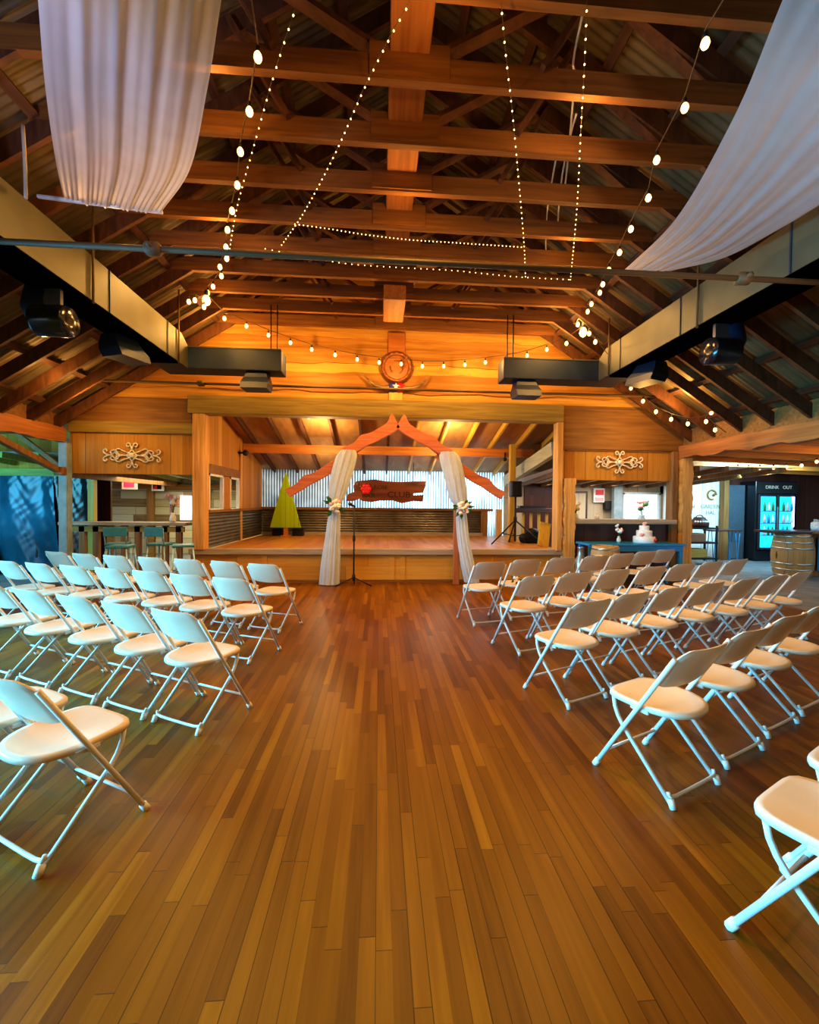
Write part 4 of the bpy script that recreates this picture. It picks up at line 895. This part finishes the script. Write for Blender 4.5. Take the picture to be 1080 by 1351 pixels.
string('short cluster of warm bulbs bunched at the left truss end', cl); string('short cluster of warm bulbs bunched at the right truss end', cr)
dn = [at(u, v, y=7.3-.12*k) for k, (u, v) in enumerate(((832, 512), (848, 529), (865, 543), (885, 553), (907, 559), (931, 556), (943, 567)))]
string('string of warm bulbs dropping under the right duct to the annex beam', dn, ends=(cr[2]+Vector((0, 0, .05)), at(958, 571, y=6.5)))
tag(MB().ball(at(938, 545, y=6.5), .03).build('hanging_bulb', 'bulb'), 'single warm bulb shining on the roof boards above the annex beam', 'bulb')
an = [(922, 628), (931, 622), (945, 620), (958, 619), (973, 617), (987, 617.5), (1002, 617.5), (1020, 617), (1037, 616), (1057, 614), (1077, 609)]
string('string of warm bulbs under the annex ceiling', [at(u, v, y=9.5-.16*k) for k, (u, v) in enumerate(an)], lift=.06)
for (u, v, y, w) in ((82, 163, 4.1, 'left'), (967, 268, 4.6, 'right')):
    p = at(u, v, y=y); t = thing('hanging_bulb', 'warm bulb glowing through the %s ceiling drape' % w, 'bulb', p); add_child(t, 'bulb', bulb_mesh, p, 1.2)
    part(t, 'cord', 'cord', MB().tube([p+Vector((0, 0, .04)), (p.x, p.y, min(4.66, zroof(p.x)-.03))], .005, 5))
def fairy(label, pxs, z, n):
    P = spline([at(u, v, z=z) for u, v in pxs], 60); t = thing('hanging_fairy_lights', label, 'fairy lights', P[0], 'fairy light strands')
    part(t, 'wire', 'cord', MB().tube(P, .0025, 4))
    tot = [0]
    for a, b in zip(P, P[1:]): tot.append(tot[-1]+(b-a).length)
    for k in range(n):
        s = tot[-1]*(k+.5)/n; i = max(j for j in range(len(tot)-1) if tot[j] <= s); f = (s-tot[i])/(tot[i+1]-tot[i]+1e-9)
        add_child(t, 'tiny_bulb', fairy_mesh, P[i]+(P[i+1]-P[i])*f-Vector((0, 0, .012)))
    return t
fairy('strand of tiny lights beside the left bulb string', [(390, 8), (362, 95), (335, 190), (312, 275), (300, 345)], 4.56, 34)
fairy('strand of tiny lights running back left of the middle timber', [(540, 2), (513, 50), (478, 120), (440, 205), (400, 280), (370, 324)], 4.58, 40)
fairy('strand of tiny lights hanging right of the middle timber', [(661, 5), (667, 70), (676, 150), (683, 225), (691, 320), (693, 366)], 4.58, 38)
fairy('strand of tiny lights farthest right with white cords', [(774, 2), (771, 80), (766, 170), (761, 270), (755, 340), (752, 370)], 4.58, 40)
fairy('straight strand of tiny lights on the chord before the tie rod', [(386, 294), (430, 300), (480, 308), (540, 315), (600, 319), (690, 325)], 4.6, 58)
fairy('sagging strand of tiny lights just below the tie rod', [(345, 326), (400, 337), (460, 347), (530, 352), (600, 356), (680, 364), (754, 368)], 4.6, 50)
for k, px_ in enumerate(([(768, 20), (756, 80), (757, 110), (748, 220), (742, 265)], [(733, 210), (722, 275), (720, 330), (726, 345)], [(760, 150), (752, 180), (740, 240), (735, 300)])):
    tag(MB().tube(spline([at(u, v, z=4.9) for u, v in px_], 16), .009, 6).build('hanging_cable', 'whitecord'), ['loose white cable looping down beside the right tiny lights', 'white cable dangling between the far right chords', 'white cable hanging from the third chord on the right'][k], 'cable')
# ------------------------------------------------------------------ light
w = bpy.data.worlds.new('World'); bpy.context.scene.world = w; w.use_nodes = True
bg = w.node_tree.nodes['Background']; bg.inputs[0].default_value = (.72, .9, 1., 1); bg.inputs[1].default_value = 1.5
def area(name, loc, rot, sx_, sy_, col, power):
    l = bpy.data.lights.new(name, 'AREA'); l.shape = 'RECTANGLE'; l.size = sx_; l.size_y = sy_; l.color = col; l.energy = power
    o = bpy.data.objects.new(name, l); COL.objects.link(o); o.location = loc; o.rotation_euler = rot; return o
def point(name, loc, col, power, r=.05):
    l = bpy.data.lights.new(name, 'POINT'); l.color = col; l.energy = power; l.shadow_soft_size = r
    o = bpy.data.objects.new(name, l); COL.objects.link(o); o.location = loc; return o
o = area('porch_daylight', (-6.4, 1.2, 1.35), (0, -PI/2+.17, 0), 1.6, 8.4, (.1, .58, 1.), 620); o.data.spread = math.radians(78)
area('porch_daylight_far', (-8.2, 6.5, 1.9), (PI*.4, 0, 0), 3, 1, (.12, .7, 1.), 110)
area('shed_daylight', (2., 12.9, 1.5), (-PI/2, 0, 0), 5., 2., (.42, .76, 1.), 190)
area('annex_daylight', (9.2, 9.4, 2.4), (PI*.3, 0, 0), 2, .6, (.4, .78, 1.), 130)
area('annex_floor_daylight', (11.5, 7.5, 2.4), (0, 0, 0), 2.5, 2.5, (.3, .7, 1.), 60)
area('bar_right_daylight', (5.8, 10.6, 2.05), (0, 0, 0), 3, 2, (1., .93, .85), 90)
area('bar_left_daylight', (-5., 10.6, 2.0), (0, 0, 0), 2.5, 2, (1., .9, .6), 90)
WARM = (1., .54, .15)
def spot(name, loc, col, power, ang=150, r=.08):
    l = bpy.data.lights.new(name, 'SPOT'); l.color = col; l.energy = power; l.shadow_soft_size = r; l.spot_size = math.radians(ang); l.spot_blend = .6
    o = bpy.data.objects.new(name, l); COL.objects.link(o); o.location = loc; return o
for (x, y, e) in ((-1.5, 4.9, 125), (1.9, 4.9, 125), (-2.5, 6, 100), (2.9, 6.2, 100), (.3, 2.9, 130), (.3, 5.6, 140), (-1.6, .4, 120), (2., .4, 95)):
    spot('string_downlight', (x, y, 4.5), WARM, e)
for (x, y, z, e) in ((-1.3, 3.4, 4.45, 10), (1.6, 3.4, 4.45, 10), (-1.8, 5, 4.45, 10), (2.3, 5, 4.45, 10), (.3, 4.4, 4.3, 14), (.3, 2.6, 4.2, 16), (-1.2, 7.25, 3.9, 38), (.3, 7.2, 3.85, 38), (1.7, 7.25, 3.9, 38), (-2.6, 7.4, 4.25, 36), (3.0, 7.4, 4.25, 36), (-2.4, 6.4, 4.3, 14), (2.9, 6.4, 4.3, 14)):
    point('string_glow', (x, y, z), WARM, e)
SW = (1., .66, .28)
point('drape_glow', at(82, 163, y=4.1)+Vector((.1, -.05, -.12)), WARM, 8); point('drape_glow', at(967, 268, y=4.6)+Vector((0, -.05, -.12)), WARM, 14); point('drape_glow', (-2.3, 3.95, 4.0), WARM, 12)
point('stage_glow', (-1.2, 9.1, 2.75), SW, 60); point('stage_glow', (1.5, 9.2, 2.75), SW, 60); point('stage_glow', (-1.4, 10.9, 2.1), SW, 26); point('stage_glow', (1.6, 11., 2.2), SW, 10)
point('annex_glow', (8.3, 8.6, 2.2), WARM, 24); point('annex_glow', (8.2, 6.4, 2.3), WARM, 24); point('panel_glow', (-4.6, 7.2, 2.95), WARM, 24); point('panel_glow', (4.6, 7.2, 2.9), WARM, 24)
point('roof_glow', (5., 6.9, 3.2), WARM, 30); point('roof_glow', (-4.7, 6.4, 3.2), WARM, 12)
def aimed(name, loc, tgt, col, power, ang):
    o = spot(name, loc, col, power, ang, .25); o.rotation_euler = (Vector(tgt)-Vector(loc)).to_track_quat('-Z', 'Y').to_euler()
aimed('drape_fill_left', (-2.4, .4, 2.0), (-1.95, 2.9, 4.25), (.4, .52, 1.), 360, 46)  # unseen blue spot added to brighten the left ceiling drape
aimed('drape_fill_right', (3.3, .6, 2.0), (2.7, 3.2, 3.9), (.95, .8, .78), 230, 46)  # unseen cream spot added to brighten the right ceiling drape
# ------------------------------------------------------------------ camera
cam = bpy.data.cameras.new('camera'); co = bpy.data.objects.new('camera', cam); COL.objects.link(co)
Mx = Matrix(((RT.x, UP.x, -FW.x, 0), (RT.y, UP.y, -FW.y, 0), (RT.z, UP.z, -FW.z, H), (0, 0, 0, 1)))
co.matrix_world = Mx
cam.sensor_fit = 'VERTICAL'; cam.sensor_height = 36; cam.lens = F*36/1351; cam.clip_start = .05
sc = bpy.context.scene; sc.camera = co
sc.view_settings.view_transform = 'Standard'; sc.view_settings.look = 'Medium High Contrast'; sc.view_settings.exposure = 0
sc.cycles.max_bounces = 6; sc.cycles.diffuse_bounces = 3; sc.cycles.glossy_bounces = 3; sc.cycles.transparent_max_bounces = 6
sc.cycles.sample_clamp_indirect = 4; sc.cycles.caustics_reflective = False; sc.cycles.caustics_refractive = False
